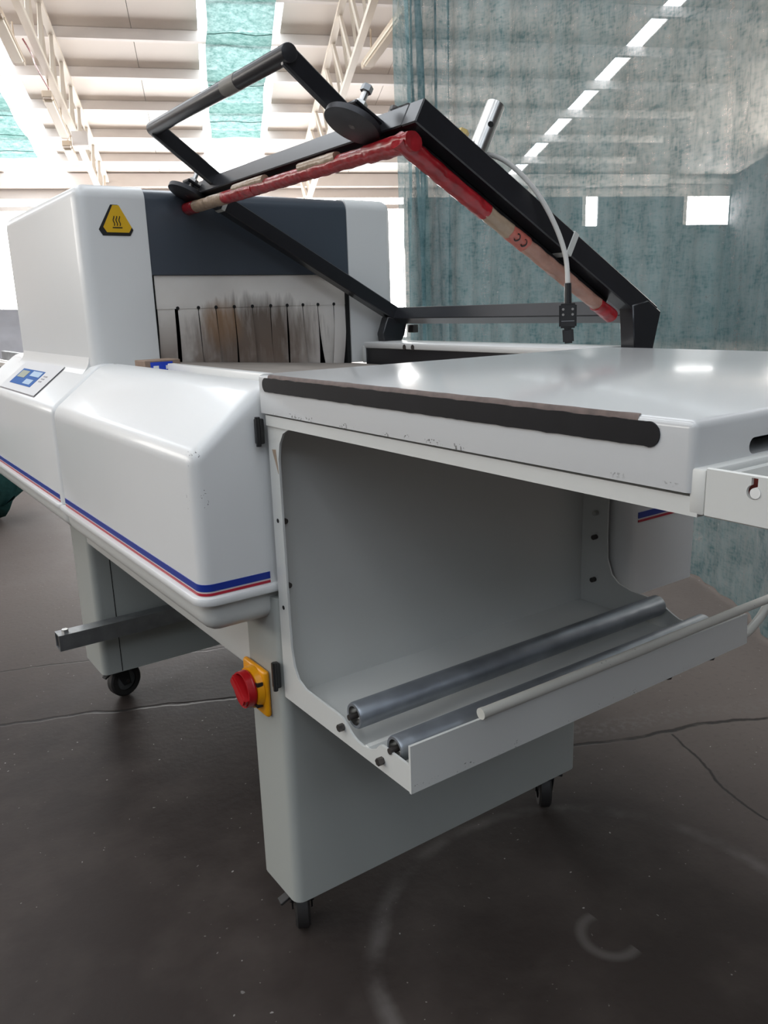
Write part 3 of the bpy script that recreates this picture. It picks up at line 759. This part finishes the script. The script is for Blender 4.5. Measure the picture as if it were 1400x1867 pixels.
# ---- base frame and legs
tag(box('base_beam', 0.540, 0.60, 1.10, 2.30, 0.497, 0.583, WHITE2, MC, bev=0.006), 'white lower beam joining the legs')
box('base_beam', 1.18, 1.24, 1.10, 2.30, 0.497, 0.583, WHITE2, MC, bev=0.006)
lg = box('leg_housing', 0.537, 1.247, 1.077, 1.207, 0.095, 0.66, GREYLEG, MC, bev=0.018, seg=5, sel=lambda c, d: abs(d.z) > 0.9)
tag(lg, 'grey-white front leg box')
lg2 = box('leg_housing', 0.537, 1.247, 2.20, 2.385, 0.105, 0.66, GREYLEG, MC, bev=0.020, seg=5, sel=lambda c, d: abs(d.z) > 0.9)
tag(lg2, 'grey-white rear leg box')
box('cover_seam', 0.5905, 0.5925, 2.1992, 2.2012, 0.107, 0.655, HOLE, lg2)
def caster(x, y, dirx, diry, lev=None, big=0.05):
    """swivel caster: plate and fork, wheel, brake lever; the wheel trails along (dirx, diry)"""
    d = Vector((dirx, diry, 0)).normalized(); s = Vector((-d.y, d.x, 0)); c = Vector((x, y, big)) + d*0.022
    bm = bmesh.new(); add_box(bm, x-0.022, x+0.022, y-0.022, y+0.022, 0.090, 0.096)
    add_cyl(bm, (x, y, 0.082), (x, y, 0.092), 0.020, 20)
    for k in (-1, 1):
        p = [Vector((x, y, 0.098))-d*0.020, Vector((x, y, 0.098))+d*0.026, c+d*0.012-Vector((0, 0, 0.012)), c-d*0.012-Vector((0, 0, 0.012))]
        a = [bm.verts.new(q+s*k*0.016) for q in p]; b = [bm.verts.new(q+s*k*0.019) for q in p]
        bm.faces.new(a); bm.faces.new(b[::-1])
        for i in range(4): bm.faces.new((a[i], b[i], b[(i+1) % 4], a[(i+1) % 4]))
    o = link('caster', bm, mat('dark_caster_steel', (0.05, 0.05, 0.052), 0.4, metal=0.7), MC); tag(o, 'black swivel caster')
    R1 = big
    lathe('tyre', c-s*0.0135, s, [(0, R1*0.62), (0, R1*0.90), (0.004, R1), (0.023, R1), (0.027, R1*0.90), (0.027, R1*0.62)], RUBBER, o, 32)
    lathe('wheel_hub', c-s*0.012, s, [(0, 0), (0, R1*0.28), (0.002, R1*0.35), (0.004, R1*0.63), (0.020, R1*0.63), (0.022, R1*0.35), (0.024, R1*0.28), (0.024, 0)], mat('grey_wheel_hub', (0.11, 0.11, 0.11), 0.5), o, 24)
    cyl('axle', c-s*0.022, c+s*0.022, 0.006, BOLT, o, n=10)
    ld = Vector((lev[0], lev[1], 0)).normalized() if lev else -d
    p = Vector((x, y, 0.086))+ld*0.022
    bar('brake_lever', p, p+ld*0.020-Vector((0, 0, 0.010)), 0.018, 0.006, RUBBER, o, bev=0.001)
    return o
caster(0.568, 1.118, 0.45, 0.89, (-1, 0.15)); caster(1.180, 1.108, 0.62, 0.78, (1, -0.2))
caster(0.590, 2.262, 0.9, 0.25); caster(1.195, 2.30, 0.9, 0.3)

# ---- outrigger tube by the rear leg
ot = empty('outrigger_tube', (0.6, 2.15, 0.26), MC); tag(ot, 'grey square steel tube sticking out beside the rear leg')
def hollow(name, x0, x1, y, z, w, t, material, parent):
    bm = bmesh.new()
    O = [(-w/2, -w/2), (w/2, -w/2), (w/2, w/2), (-w/2, w/2)]; I = [(q[0]*(1-2*t/w), q[1]*(1-2*t/w)) for q in O]
    vo = [[bm.verts.new((x, y+q[0], z+q[1])) for q in O] for x in (x0, x1)]; vi = [[bm.verts.new((x, y+q[0], z+q[1])) for q in I] for x in (x0, x1)]
    for i in range(4):
        j = (i+1) % 4
        bm.faces.new((vo[0][i], vo[1][i], vo[1][j], vo[0][j])); bm.faces.new((vi[0][i], vi[0][j], vi[1][j], vi[1][i]))
        bm.faces.new((vo[0][i], vo[0][j], vi[0][j], vi[0][i])); bm.faces.new((vo[1][i], vi[1][i], vi[1][j], vo[1][j]))
    return link(name, bm, material, parent)
hollow('square_tube', 0.418, 1.20, 2.150, 0.262, 0.044, 0.003, ZINC, ot)
box('tube_plug', 0.422, 0.430, 2.131, 2.169, 0.243, 0.281, RUBBER, ot)
cyl('tube_bolt', (0.440, 2.150, 0.283), (0.440, 2.150, 0.292), 0.009, STEEL, ot, n=6)

# ---- main switch on the front leg
sw = prism('main_switch', [(1.119, 0.440), (1.203, 0.440), (1.203, 0.524), (1.119, 0.524)], 'x', 0.526, 0.5372, YEL, MC, bev=0.006, seg=3); tag(sw, 'red and yellow rotary main switch')
SWC = Vector((0.526, 1.157, 0.486))
lathe('collar', SWC, (-1, 0, 0), [(0, 0.0), (0, 0.037), (0.010, 0.035), (0.011, 0.0)], YEL, sw, 32)
lathe('knob', SWC+Vector((-0.011, 0, 0)), (-1, 0, 0), [(0, 0), (0, 0.031), (0.003, 0.032), (0.006, 0.031), (0.006, 0)], REDK, sw, 32)
for sgn in (1, -1):
    pass
bm = bmesh.new()
prof = [(-0.028, -0.008), (-0.022, -0.010), (0.022, -0.010), (0.028, -0.008), (0.029, 0), (0.028, 0.008), (0.022, 0.010), (-0.022, 0.010), (-0.028, 0.008), (-0.029, 0)]
ang = R(35)
pp = [(SWC.y+a*math.cos(ang)-b*math.sin(ang), SWC.z+a*math.sin(ang)+b*math.cos(ang)) for a, b in prof]
bmk = prism_bm(pp, 'x', SWC.x-0.034, SWC.x-0.015)
bmesh.ops.bevel(bmk, geom=[e for e in bmk.edges if e.verts[0].co.x < SWC.x-0.03 and e.verts[1].co.x < SWC.x-0.03], offset=0.003, segments=2, affect='EDGES')
link('knob_grip', bmk, REDK, sw)
lathe('knob_rim', SWC+Vector((-0.016, 0, 0)), (-1, 0, 0), [(0, 0.032), (0.010, 0.031), (0.010, 0.028), (0, 0.028)], REDK, sw, 32)
for k, (dy, dz) in enumerate([(-0.028, 0.016), (-0.022, -0.024)]):
    box('switch_mark', SWC.x-0.0115, SWC.x-0.001, SWC.y+dy-0.006, SWC.y+dy+0.002, SWC.z+dz-0.003, SWC.z+dz+0.003, BLKS, sw)

# ---- hinges between hood and cradle
for z0, z1 in ((0.908, 0.946), (0.510, 0.553)):
    h = box('hinge', 0.5250, 0.5365, 1.0775, 1.0905, z0, z1, PLUG, MC, bev=0.002); tag(h, 'small black hinge')
    cyl('hinge_pin', (0.5265, 1.0800, z0-0.003), (0.5265, 1.0800, z1+0.003), 0.004, PLUG, h, n=10)

# ---- film cradle
CI = [(1.0, 0.9365), (1.012, 0.935), (1.028, 0.928), (1.040, 0.912), (1.046, 0.889), (1.046, 0.80), (1.045, 0.65), (1.044, 0.590), (1.038, 0.560), (1.026, 0.542), (1.005, 0.534), (0.960, 0.5325), (0.915, 0.532), (0.900, 0.531), (0.888, 0.524), (0.876, 0.516), (0.862, 0.511), (0.848, 0.510), (0.830, 0.513), (0.815, 0.521), (0.806, 0.531), (0.800, 0.5335), (0.739, 0.532)]
CO = CI + [(0.739, 0.494), (1.075, 0.494), (1.075, 0.951), (0.375, 0.951), (0.375, 0.9365)]
cl = prism('cradle_plate', CO, 'x', 0.5400, 0.5435, WHITE2, MC); tag(cl, 'white cradle side plate with large rounded cutout')
CR = [(0.60, 0.9365), (0.96, 0.935), (0.985, 0.928), (1.000, 0.912), (1.008, 0.889), (1.008, 0.80), (1.008, 0.65), (1.005, 0.600), (0.993, 0.570), (0.975, 0.556), (0.945, 0.549), (0.915, 0.548), (0.900, 0.547), (0.888, 0.545), (0.870, 0.540), (0.850, 0.530), (0.835, 0.524), (0.82, 0.524), (0.806, 0.531), (0.800, 0.5335), (0.739, 0.532)]
CRO = CR + [(0.739, 0.494), (1.075, 0.494), (1.075, 0.951), (0.60, 0.951)]
crp = prism('cradle_plate', CRO, 'x', 1.236, 1.2395, WHITE2, MC); tag(crp, 'white far cradle side plate')
for (y, z) in [(1.0605, 0.792), (1.0605, 0.652)]:
    cyl('plate_hole', (0.5395, y, z), (0.5402, y, z), 0.0035, HOLE, cl, n=10)
prism('tan_scrape', [(1.064, 0.901), (1.053, 0.902), (1.048, 0.866)], 'x', 0.5394, 0.5401, TANT, cl)
cb = box('cradle_back', 0.5435, 1.236, 1.0715, 1.0755, 0.496, 0.951, WHITE2, MC); tag(cb, 'white cradle back wall')
for z in (0.787, 0.683): cyl('back_bolt', (0.556, 1.0725, z), (0.556, 1.066, z), 0.0045, BOLT, cb, n=10)
for z in (0.690, 0.640, 0.55): cyl('plate_bolt', (1.236, 1.035, z), (1.226, 1.035, z), 0.005, BOLT if z < 0.65 else STEEL, crp, n=10)
cyl('plate_hole', (1.2362, 1.035, 0.745), (1.2355, 1.035, 0.745), 0.004, HOLE, crp, n=10)
cf = box('cradle_floor', 0.5435, 1.236, 0.739, 1.0715, 0.494, 0.4975, WHITE2, MC); tag(cf, 'white cradle floor pan')
prism('floor_ridge', [(0.828, 0.4975), (0.838, 0.512), (0.846, 0.512), (0.85, 0.4975)], 'x', 0.5435, 1.236, WHITE2, cf)
# front lip of the tray
ft = prism('tray_lip', [(0.5385, 0.4940), (1.296, 0.4940), (1.290, 0.552), (0.5385, 0.562)], 'y', 0.7345, 0.7385, WHITE2, MC); tag(ft, 'white front lip of the film tray')
for x in (1.08, 1.20): cyl('lip_screw', (x, 0.745, 0.488), (x, 0.745, 0.495), 0.008, BOLT, ft, n=8)
for (y, z, rr, L1) in [(0.8795, 0.5405, 0.0195, 1.232), (0.7815, 0.5335, 0.0185, 1.232)]:
    ro = lathe('film_roller', (0.5475, y, z), (1, 0, 0), [(0, rr*0.72), (0.0, rr*0.93), (0.003, rr), (L1-0.5475-0.003, rr), (L1-0.5475, rr*0.93), (L1-0.5475, 0)], ROLLER, MC, 32)
    tag(ro, 'grey galvanised film roller')
    lathe('end_cup', (0.5475, y, z), (1, 0, 0), [(0, rr*0.72), (0.012, rr*0.66), (0.012, 0)], STEEL, ro, 24)
    cyl('axle', (0.5385, y, z), (0.56, y, z), 0.0045, BOLT, ro, n=10)
    cyl('axle_nut', (0.5310, y+0.018, z-0.022), (0.5400, y+0.018, z-0.022), 0.0055, BOLT, cl, n=6)
# push rod lying on the lip
pa = [Vector((0.662, 0.734, 0.5685)), Vector((0.95, 0.734, 0.5665)), Vector((1.25, 0.734, 0.5665)), Vector((1.50, 0.730, 0.5665))]
rod = tube('guide_rod', pa, 0.0078, ROD, MC, n=16); tag(rod, 'worn cream guide rod lying along the tray lip')
cyl('rod_cap', (0.6565, 0.734, 0.5685), (0.6625, 0.734, 0.5685), 0.0082, ROD, rod, n=16)
tube('return_bend', smooth_path([(1.29, 0.752, 0.498), (1.325, 0.752, 0.502), (1.362, 0.752, 0.520), (1.40, 0.752, 0.548), (1.45, 0.752, 0.560)], 6), 0.0078, ROD, rod, n=12)

# ---- table
TBX0, TBX1, TBY0, TBY1, TBZ = 0.5345, 1.300, 0.357, 1.087, 1.011
tb = box('table_top', TBX0, TBX1, TBY0, TBY1, 0.9545, TBZ, TABLEW, MC, bev=0.007, seg=4, sel=lambda c, d: c.z > TBZ-0.01 or (abs(d.z) > 0.9))
tag(tb, 'glossy white work table with worn black edge strip')
box('table_frame', TBX0+0.0025, TBX1-0.01, TBY0-0.004, TBY1-0.014, 0.9365, 0.9518, WHITE2, tb)
box('end_lip', TBX0+0.0022, TBX1-0.01, TBY0-0.0095, TBY0+0.004, 0.9385, 0.9745, WHITE2, tb, bev=0.002)
# black worn strip along the near edge
def edge_strip():
    n = 120; bm = bmesh.new(); F = []; G = []
    for i in range(n+1):
        t = 0.5-0.5*math.cos(math.pi*i/n); y = 1.070 - (1.070-0.388)*t; e = min(1.070-y, y-0.388)
        hw = 0.0100*math.sqrt(max(0.0, 1-max(0.0, 1-e/0.010)**2))
        k = min(1.0, hw/0.006); rag0 = k*(0.0007*mn.noise(Vector((y*60, 0, 0)))+0.0006*mn.noise(Vector((y*170, 3, 0)))); rag1 = k*(0.0009*mn.noise(Vector((y*50, 7, 0)))+0.0008*mn.noise(Vector((y*140, 9, 0))))
        mid = 0.9965
        F.append((bm.verts.new((0.5332, y, mid-hw+rag0)), bm.verts.new((0.5332, y, mid+hw+rag1))))
        G.append((bm.verts.new((0.5350, y, mid-hw+rag0)), bm.verts.new((0.5350, y, mid+hw+rag1))))
    for i in range(n):
        bm.faces.new((F[i][0], F[i+1][0], F[i+1][1], F[i][1])); bm.faces.new((F[i][1], F[i+1][1], G[i+1][1], G[i][1])); bm.faces.new((F[i][0], G[i][0], G[i+1][0], F[i+1][0]))
    o = link('edge_strip', bm, BLACKTAPE, tb, smooth=60); tag(o, 'black worn rubber strip')
    bm = bmesh.new(); F = []
    for i in range(n+1):
        y = 1.055 - (1.055-0.41)*i/n
        w = -0.0008*max(0.0, (i-90)/30)+0.0002+0.0030*max(0.0, mn.noise(Vector((y*30, 2, 0))))
        a0 = Vector((0.5347, y, 1.0058)); a1 = Vector((0.5362, y, 1.0102)); a2 = Vector((0.5380+w*2, y, 1.01135))
        F.append([bm.verts.new(q) for q in (a0, a1, a2)])
    for i in range(n):
        for k in range(2): bm.faces.new((F[i][k], F[i+1][k], F[i+1][k+1], F[i][k+1]))
    o2 = link('strip_edge', bm, SCUFF, tb, smooth=60); tag(o2, 'scuffed brownish upper edge of the black strip')
edge_strip()
# slot in the end face
sp = [(0.6085+0.0065*(1-math.cos(a)) if False else 0.6150+0.0068*math.cos(a), 0.9825+0.0068*math.sin(a)) for a in [math.pi/2+i*math.pi/10 for i in range(11)]]
sp += [(0.90+0.0068*math.cos(a), 0.9825+0.0068*math.sin(a)) for a in [-math.pi/2+i*math.pi/10 for i in range(11)]]
def cut(o, bmc):
    me = bpy.data.meshes.new('cutter'); bmesh.ops.recalc_face_normals(bmc, faces=bmc.faces); bmc.to_mesh(me); bmc.free()
    c = bpy.data.objects.new('cutter', me); col.objects.link(c)
    w = WL[o.name]; c.location = (0, 0, 0)
    saved = (o.parent, o.location.copy()); o.parent = None; o.location = w
    md = o.modifiers.new('cut', 'BOOLEAN'); md.object = c; md.operation = 'DIFFERENCE'; md.solver = 'EXACT'
    bpy.context.view_layer.update(); dg = bpy.context.evaluated_depsgraph_get()
    nm = bpy.data.meshes.new_from_object(o.evaluated_get(dg)); o.modifiers.clear()
    nm.shade_smooth(); nm.set_sharp_from_angle(angle=R(35)); o.data = nm
    o.parent = saved[0]; o.location = saved[1]
    bpy.data.objects.remove(c); 
cut(tb, prism_bm(sp, 'y', 0.33, 0.40))
box('slot_backing', 0.60, 0.93, 0.395, 0.399, 0.970, 0.995, HOLE, tb)

# ---- extension bracket at the table end with keyhole
br = box('end_bracket', 0.5365, 0.5395, 0.150, 0.3475, 0.9385, 0.9765, WHITE2, MC, bev=0.001, seg=1); tag(br, 'white bracket with keyhole slot on the table end')
bmc = bmesh.new(); add_cyl(bmc, (0.52, 0.3090, 0.9638), (0.56, 0.3090, 0.9638), 0.0054, 24); cut(br, bmc)
bmc = bmesh.new(); add_box(bmc, 0.52, 0.56, 0.3060, 0.3110, 0.9660, 0.9742); cut(br, bmc)
box('bracket_floor', 0.5395, 0.66, 0.150, 0.345, 0.9385, 0.9415, WHITE2, br)
box('bracket_back', 0.5405, 0.66, 0.338, 0.3445, 0.9415, 0.9700, WHITE2, br)
box('keyhole_backing', 0.5440, 0.5460, 0.295, 0.325, 0.952, 0.9745, SPIN, br)
cyl('keyhole_pin', (0.5358, 0.3073, 0.9633), (0.5440, 0.3073, 0.9633), 0.0040, WHITEP, br, n=20)

# ---- black sealing frame, swung open about the far edge
FO = Vector((1.372, 0, 1.070)); FA = Vector((-0.8775, 0, 0.4796)); FB = Vector((0.4796, 0, 0.8775))
def F(a, y, b=0.0): p = FO+FA*a+FB*b; return Vector((p.x, y, p.z))
YA, YB, AL = 1.870, 1.045, 0.632
sf = bar('sealing_frame', F(0.015, YB-0.015), F(0.015, YA+0.012), 0.034, 0.034, BLACK, MC, upv=FB); tag(sf, 'black square-tube sealing frame swung open, with taped blades')
bar('side_arm', F(-0.015, YA), F(AL+0.018, YA), 0.036, 0.036, BLACK, sf, upv=FB)
bar('side_arm', F(-0.005, YB), F(AL+0.020, YB), 0.036, 0.040, BLACK, sf, upv=FB)
bar('front_bar', F(AL, YB+0.018), F(AL, YA-0.018), 0.040, 0.038, BLACK, sf, upv=FB)
def flat(name, pts, y, th, material, parent):
    return prism(name, pts, 'y', y-th/2, y+th/2, material, parent, bev=0.002, seg=1)
flat('hinge_post', [(1.305, 1.090), (1.352, 1.098), (1.392, 1.076), (1.368, 0.985), (1.318, 0.985)], YB-0.004, 0.034, BLACK, sf)
flat('hinge_post', [(1.318, 1.075), (1.385, 1.062), (1.372, 1.020), (1.348, 0.990), (1.308, 0.990), (1.300, 1.030)], YA-0.004, 0.030, BLACK, sf)
box('hinge_stop', 1.385, 1.402, YA-0.045, YA-0.018, 1.030, 1.052, BOLT, sf, bev=0.002)
# handle
HA, HB = 0.806, 0.030
Y1, Y2 = 1.205, 1.785
for y in (Y1, Y2):
    bar('handle_arm', F(AL-0.03, y, 0.004), F(HA, y, HB), 0.012, 0.034, BLACK, sf, upv=FB, bev=0.003)
cyl('handle_grip', F(HA, Y1-0.012, HB), F(HA, Y2+0.012, HB), 0.0145, mat('black_handle_plastic', (0.02, 0.02, 0.023), 0.35), sf, n=20, bev=0.002)
cyl('tape_band', F(HA, 1.370, HB), F(HA, 1.425, HB), 0.0150, GREYT, sf, n=20)
# round magnet pads with adjusting bolts
for y, a in ((1.140, 0.690), (1.872, 0.664)):
    lathe('magnet_pad', F(a, y, -0.030), FB, [(0, 0), (0, 0.044), (0.001, 0.0465), (0.010, 0.0465), (0.011, 0.044), (0.011, 0)], DISC, sf, 40)
    cyl('pad_screw', F(a, y, -0.030), F(a, y, 0.035), 0.0055, STEEL, sf, n=12)
    cyl('pad_nut', F(a, y, 0.004), F(a, y, 0.012), 0.011, STEEL, sf, n=6)
    cyl('screw_head', F(a, y, 0.030), F(a, y, 0.040), 0.0095, ZINC, sf, n=6)
    bar('pad_bracket', F(AL-0.015, y, 0.0), F(a+0.018, y, 0.0), 0.034, 0.007, BLACK, sf, upv=FB)
bar('weld_plate', F(AL+0.005, 1.068, 0.021), F(AL+0.005, 1.118, 0.021), 0.030, 0.004, mat('silver_scuffed_tape', (0.35, 0.35, 0.36), 0.3, metal=0.6, var=0.5, scale=60, bump=0.8, bscale=80), sf, upv=FB)
cyl('weld_nut', F(AL+0.008, 1.125, 0.020), F(AL+0.008, 1.125, 0.034), 0.008, BOLT, sf, n=6)
# taped blade under the side arm and under the front bar
def wrapped(segs, fn, rr):
    for i, (t0, t1, m_, k) in enumerate(segs):
        n = max(4, int(abs(t1-t0)/0.006)); pts = [fn(t0+(t1-t0)*j/n) for j in range(n+1)]
        tube('tape_wrap', pts, rr*k, m_, sf, n=14, lump=0.13, flat=0.85, upv=FB, seed=i*3.7)
RB = -0.047
arm = lambda a: F(a, YB+0.004, RB)
wrapped([(0.655, 0.455, REDT, 1.06), (0.458, 0.395, TANT, 1.0), (0.397, 0.352, PINKT, 1.03), (0.354, 0.215, PALET, 1.0), (0.217, 0.135, PALET, 0.94), (0.137, 0.088, REDT, 1.04)], arm, 0.0150)
frn = lambda y: F(0.640, y, RB+0.004)
wrapped([(1.030, 1.150, REDT, 1.12), (1.148, 1.330, REDT, 1.0), (1.328, 1.560, REDT, 0.95), (1.555, 1.700, REDT, 1.0), (1.698, 1.862, TANT, 0.98), (1.860, 1.945, REDT, 1.05)], frn, 0.0145)
tag(tube('tape_patch', [F(0.650, y, RB+0.009) for y in (1.235, 1.26, 1.29, 1.32, 1.36)], 0.0088, TANT, sf, n=12, lump=0.2, upv=FB), 'tan tape showing through red tape')
tag(tube('tape_patch', [F(0.650, y, RB+0.010) for y in (1.50, 1.53, 1.56, 1.60, 1.64)], 0.0086, TANT, sf, n=12, lump=0.2, upv=FB), 'tan tape showing through red tape')
bar('blade_rail', F(0.10, YB+0.02, RB+0.018), F(0.62, YB+0.02, RB+0.018), 0.010, 0.020, BLACK, sf, upv=FB)
bar('blade_rail', F(0.625, YB+0.02, RB+0.018), F(0.625, YA-0.02, RB+0.018), 0.010, 0.020, BLACK, sf, upv=FB)
# two printed letters C on the pink tape, facing the viewer
def letter(a):
    base = F(a, YB+0.004, RB); nrm = Vector((-base.x, -base.y, 0.0)); nrm = (nrm - FA*nrm.dot(FA)).normalized()
    e1 = FA.copy(); e2 = nrm.cross(e1).normalized()
    pts = [base+nrm*0.0158 - e1*0.0045*math.cos(t)*-1.0 + e2*0.0062*math.sin(t) - nrm*(0.0022*abs(math.sin(t))**2) for t in [R(50+i*13) for i in range(21)]]
    tube('printed_letter', pts, 0.0011, BLKS, sf, n=6)
letter(0.384); letter(0.366)
# steel socket pipe, cable and plug
def pipe():
    bm = bmesh.new(); n = 28; p0 = F(0.519, YB-0.002, 0.012); p1 = F(0.519, YB-0.002, 0.102); d, s, q = basis(p1-p0)
    def ring(p, r): return [bm.verts.new(p+(s*math.cos(2*math.pi*i/n)+q*math.sin(2*math.pi*i/n))*r) for i in range(n)]
    rs = [ring(p0, 0.0152), ring(p1, 0.0152), ring(p1, 0.0128), ring(p0+d*0.02, 0.0128)]
    for A, B in zip(rs, rs[1:]):
        for i in range(n): bm.faces.new((A[i], B[i], B[(i+1) % n], A[(i+1) % n]))
    bm.faces.new(rs[0]); bm.faces.new(rs[-1])
    o = link('socket_pipe', bm, STEEL, sf); tag(o, 'short bright steel pipe with a hole')
pipe()
pc = F(0.519, YB-0.002, 0.062); hd = Vector((-0.35, -0.93, 0.0)).normalized(); hd = (hd - FB*hd.dot(FB)).normalized()
cyl('pipe_hole', pc+hd*0.0140, pc+hd*0.0156, 0.0048, HOLE, sf, n=14)
cyl('brass_nut', F(0.552, YB+0.006, 0.020), F(0.552, YB+0.006, 0.036), 0.010, mat('dull_brass', (0.35, 0.26, 0.10), 0.4, metal=0.9), sf, n=6)
cab = smooth_path([F(0.505, YB+0.010, 0.022), F(0.490, YB+0.002, 0.034), F(0.455, YB-0.012, 0.036), F(0.400, YB-0.030, 0.020), F(0.345, YB-0.040, -0.008), F(0.300, YB-0.045, -0.042), F(0.270, YB-0.046, -0.082)], 8)
tag(tube('sensor_cable', cab, 0.0042, CABLE, sf, n=12), 'light grey cable')
e = cab[-1]; dn = (cab[-1]-cab[-3]).normalized(); dn = (dn*0.35+Vector((0, 0, -1))*0.65).normalized()
e1_ = e + dn*0.030; e2_ = e1_ + Vector((0.001, 0, -0.042)); e3_ = e2_ + Vector((0.003, 0, -0.026))
cyl('strain_relief', e-dn*0.004, e1_+dn*0.004, 0.0058, PLUG, sf, n=14, r1=0.0066)
fr = Vector((math.sin(YAW+0.22), math.cos(YAW+0.22), 0))
bar('cable_plug', e1_, e2_, 0.030, 0.020, PLUG, sf, upv=-fr, bev=0.003, seg=2)
bar('plug_socket', e2_, e3_, 0.019, 0.016, PLUG, sf, upv=-fr, bev=0.003, seg=2)
sd = (e2_-e1_).normalized().cross(fr).normalized()
for i in (0.010, 0.019):
    for k in (-0.008, 0.008):
        c0 = e1_+(e2_-e1_).normalized()*i + sd*k - fr*0.0098
        cyl('plug_screw', c0, c0-fr*0.001, 0.0022, STEEL, sf, n=10)
bar('plug_line', e1_+(e2_-e1_).normalized()*0.030-fr*0.0102-sd*0.011, e1_+(e2_-e1_).normalized()*0.030-fr*0.0102+sd*0.011, 0.0012, 0.0012, ZINC, sf, bev=0)
bar('cable_tie', F(0.262, YB, 0.0), F(0.276, YB, 0.0), 0.0385, 0.0425, TIE, sf, upv=FB, bev=0.001)
bar('cable_tie', F(AL-0.055, YA, 0.0), F(AL-0.045, YA, 0.0), 0.038, 0.038, TIE, sf, upv=FB, bev=0.001)

# ================================================================== small box on the ledge
cbx = empty('cardboard_box', (0.63, 1.775, 0.972)); tag(cbx, 'small brown cardboard box with blue label by the tunnel mouth', 'box')
box('carton', 0.592, 0.672, 1.742, 1.808, 0.9725, 1.0035, CARD, cbx, bev=0.001, seg=1)
box('blue_label', 0.604, 0.654, 1.7411, 1.7418, 0.974, 1.000, BLUEL, cbx)
for x in (0.610, 0.638): box('white_print', x, x+0.012, 1.7405, 1.7411, 0.984, 0.992, WHITEP, cbx)
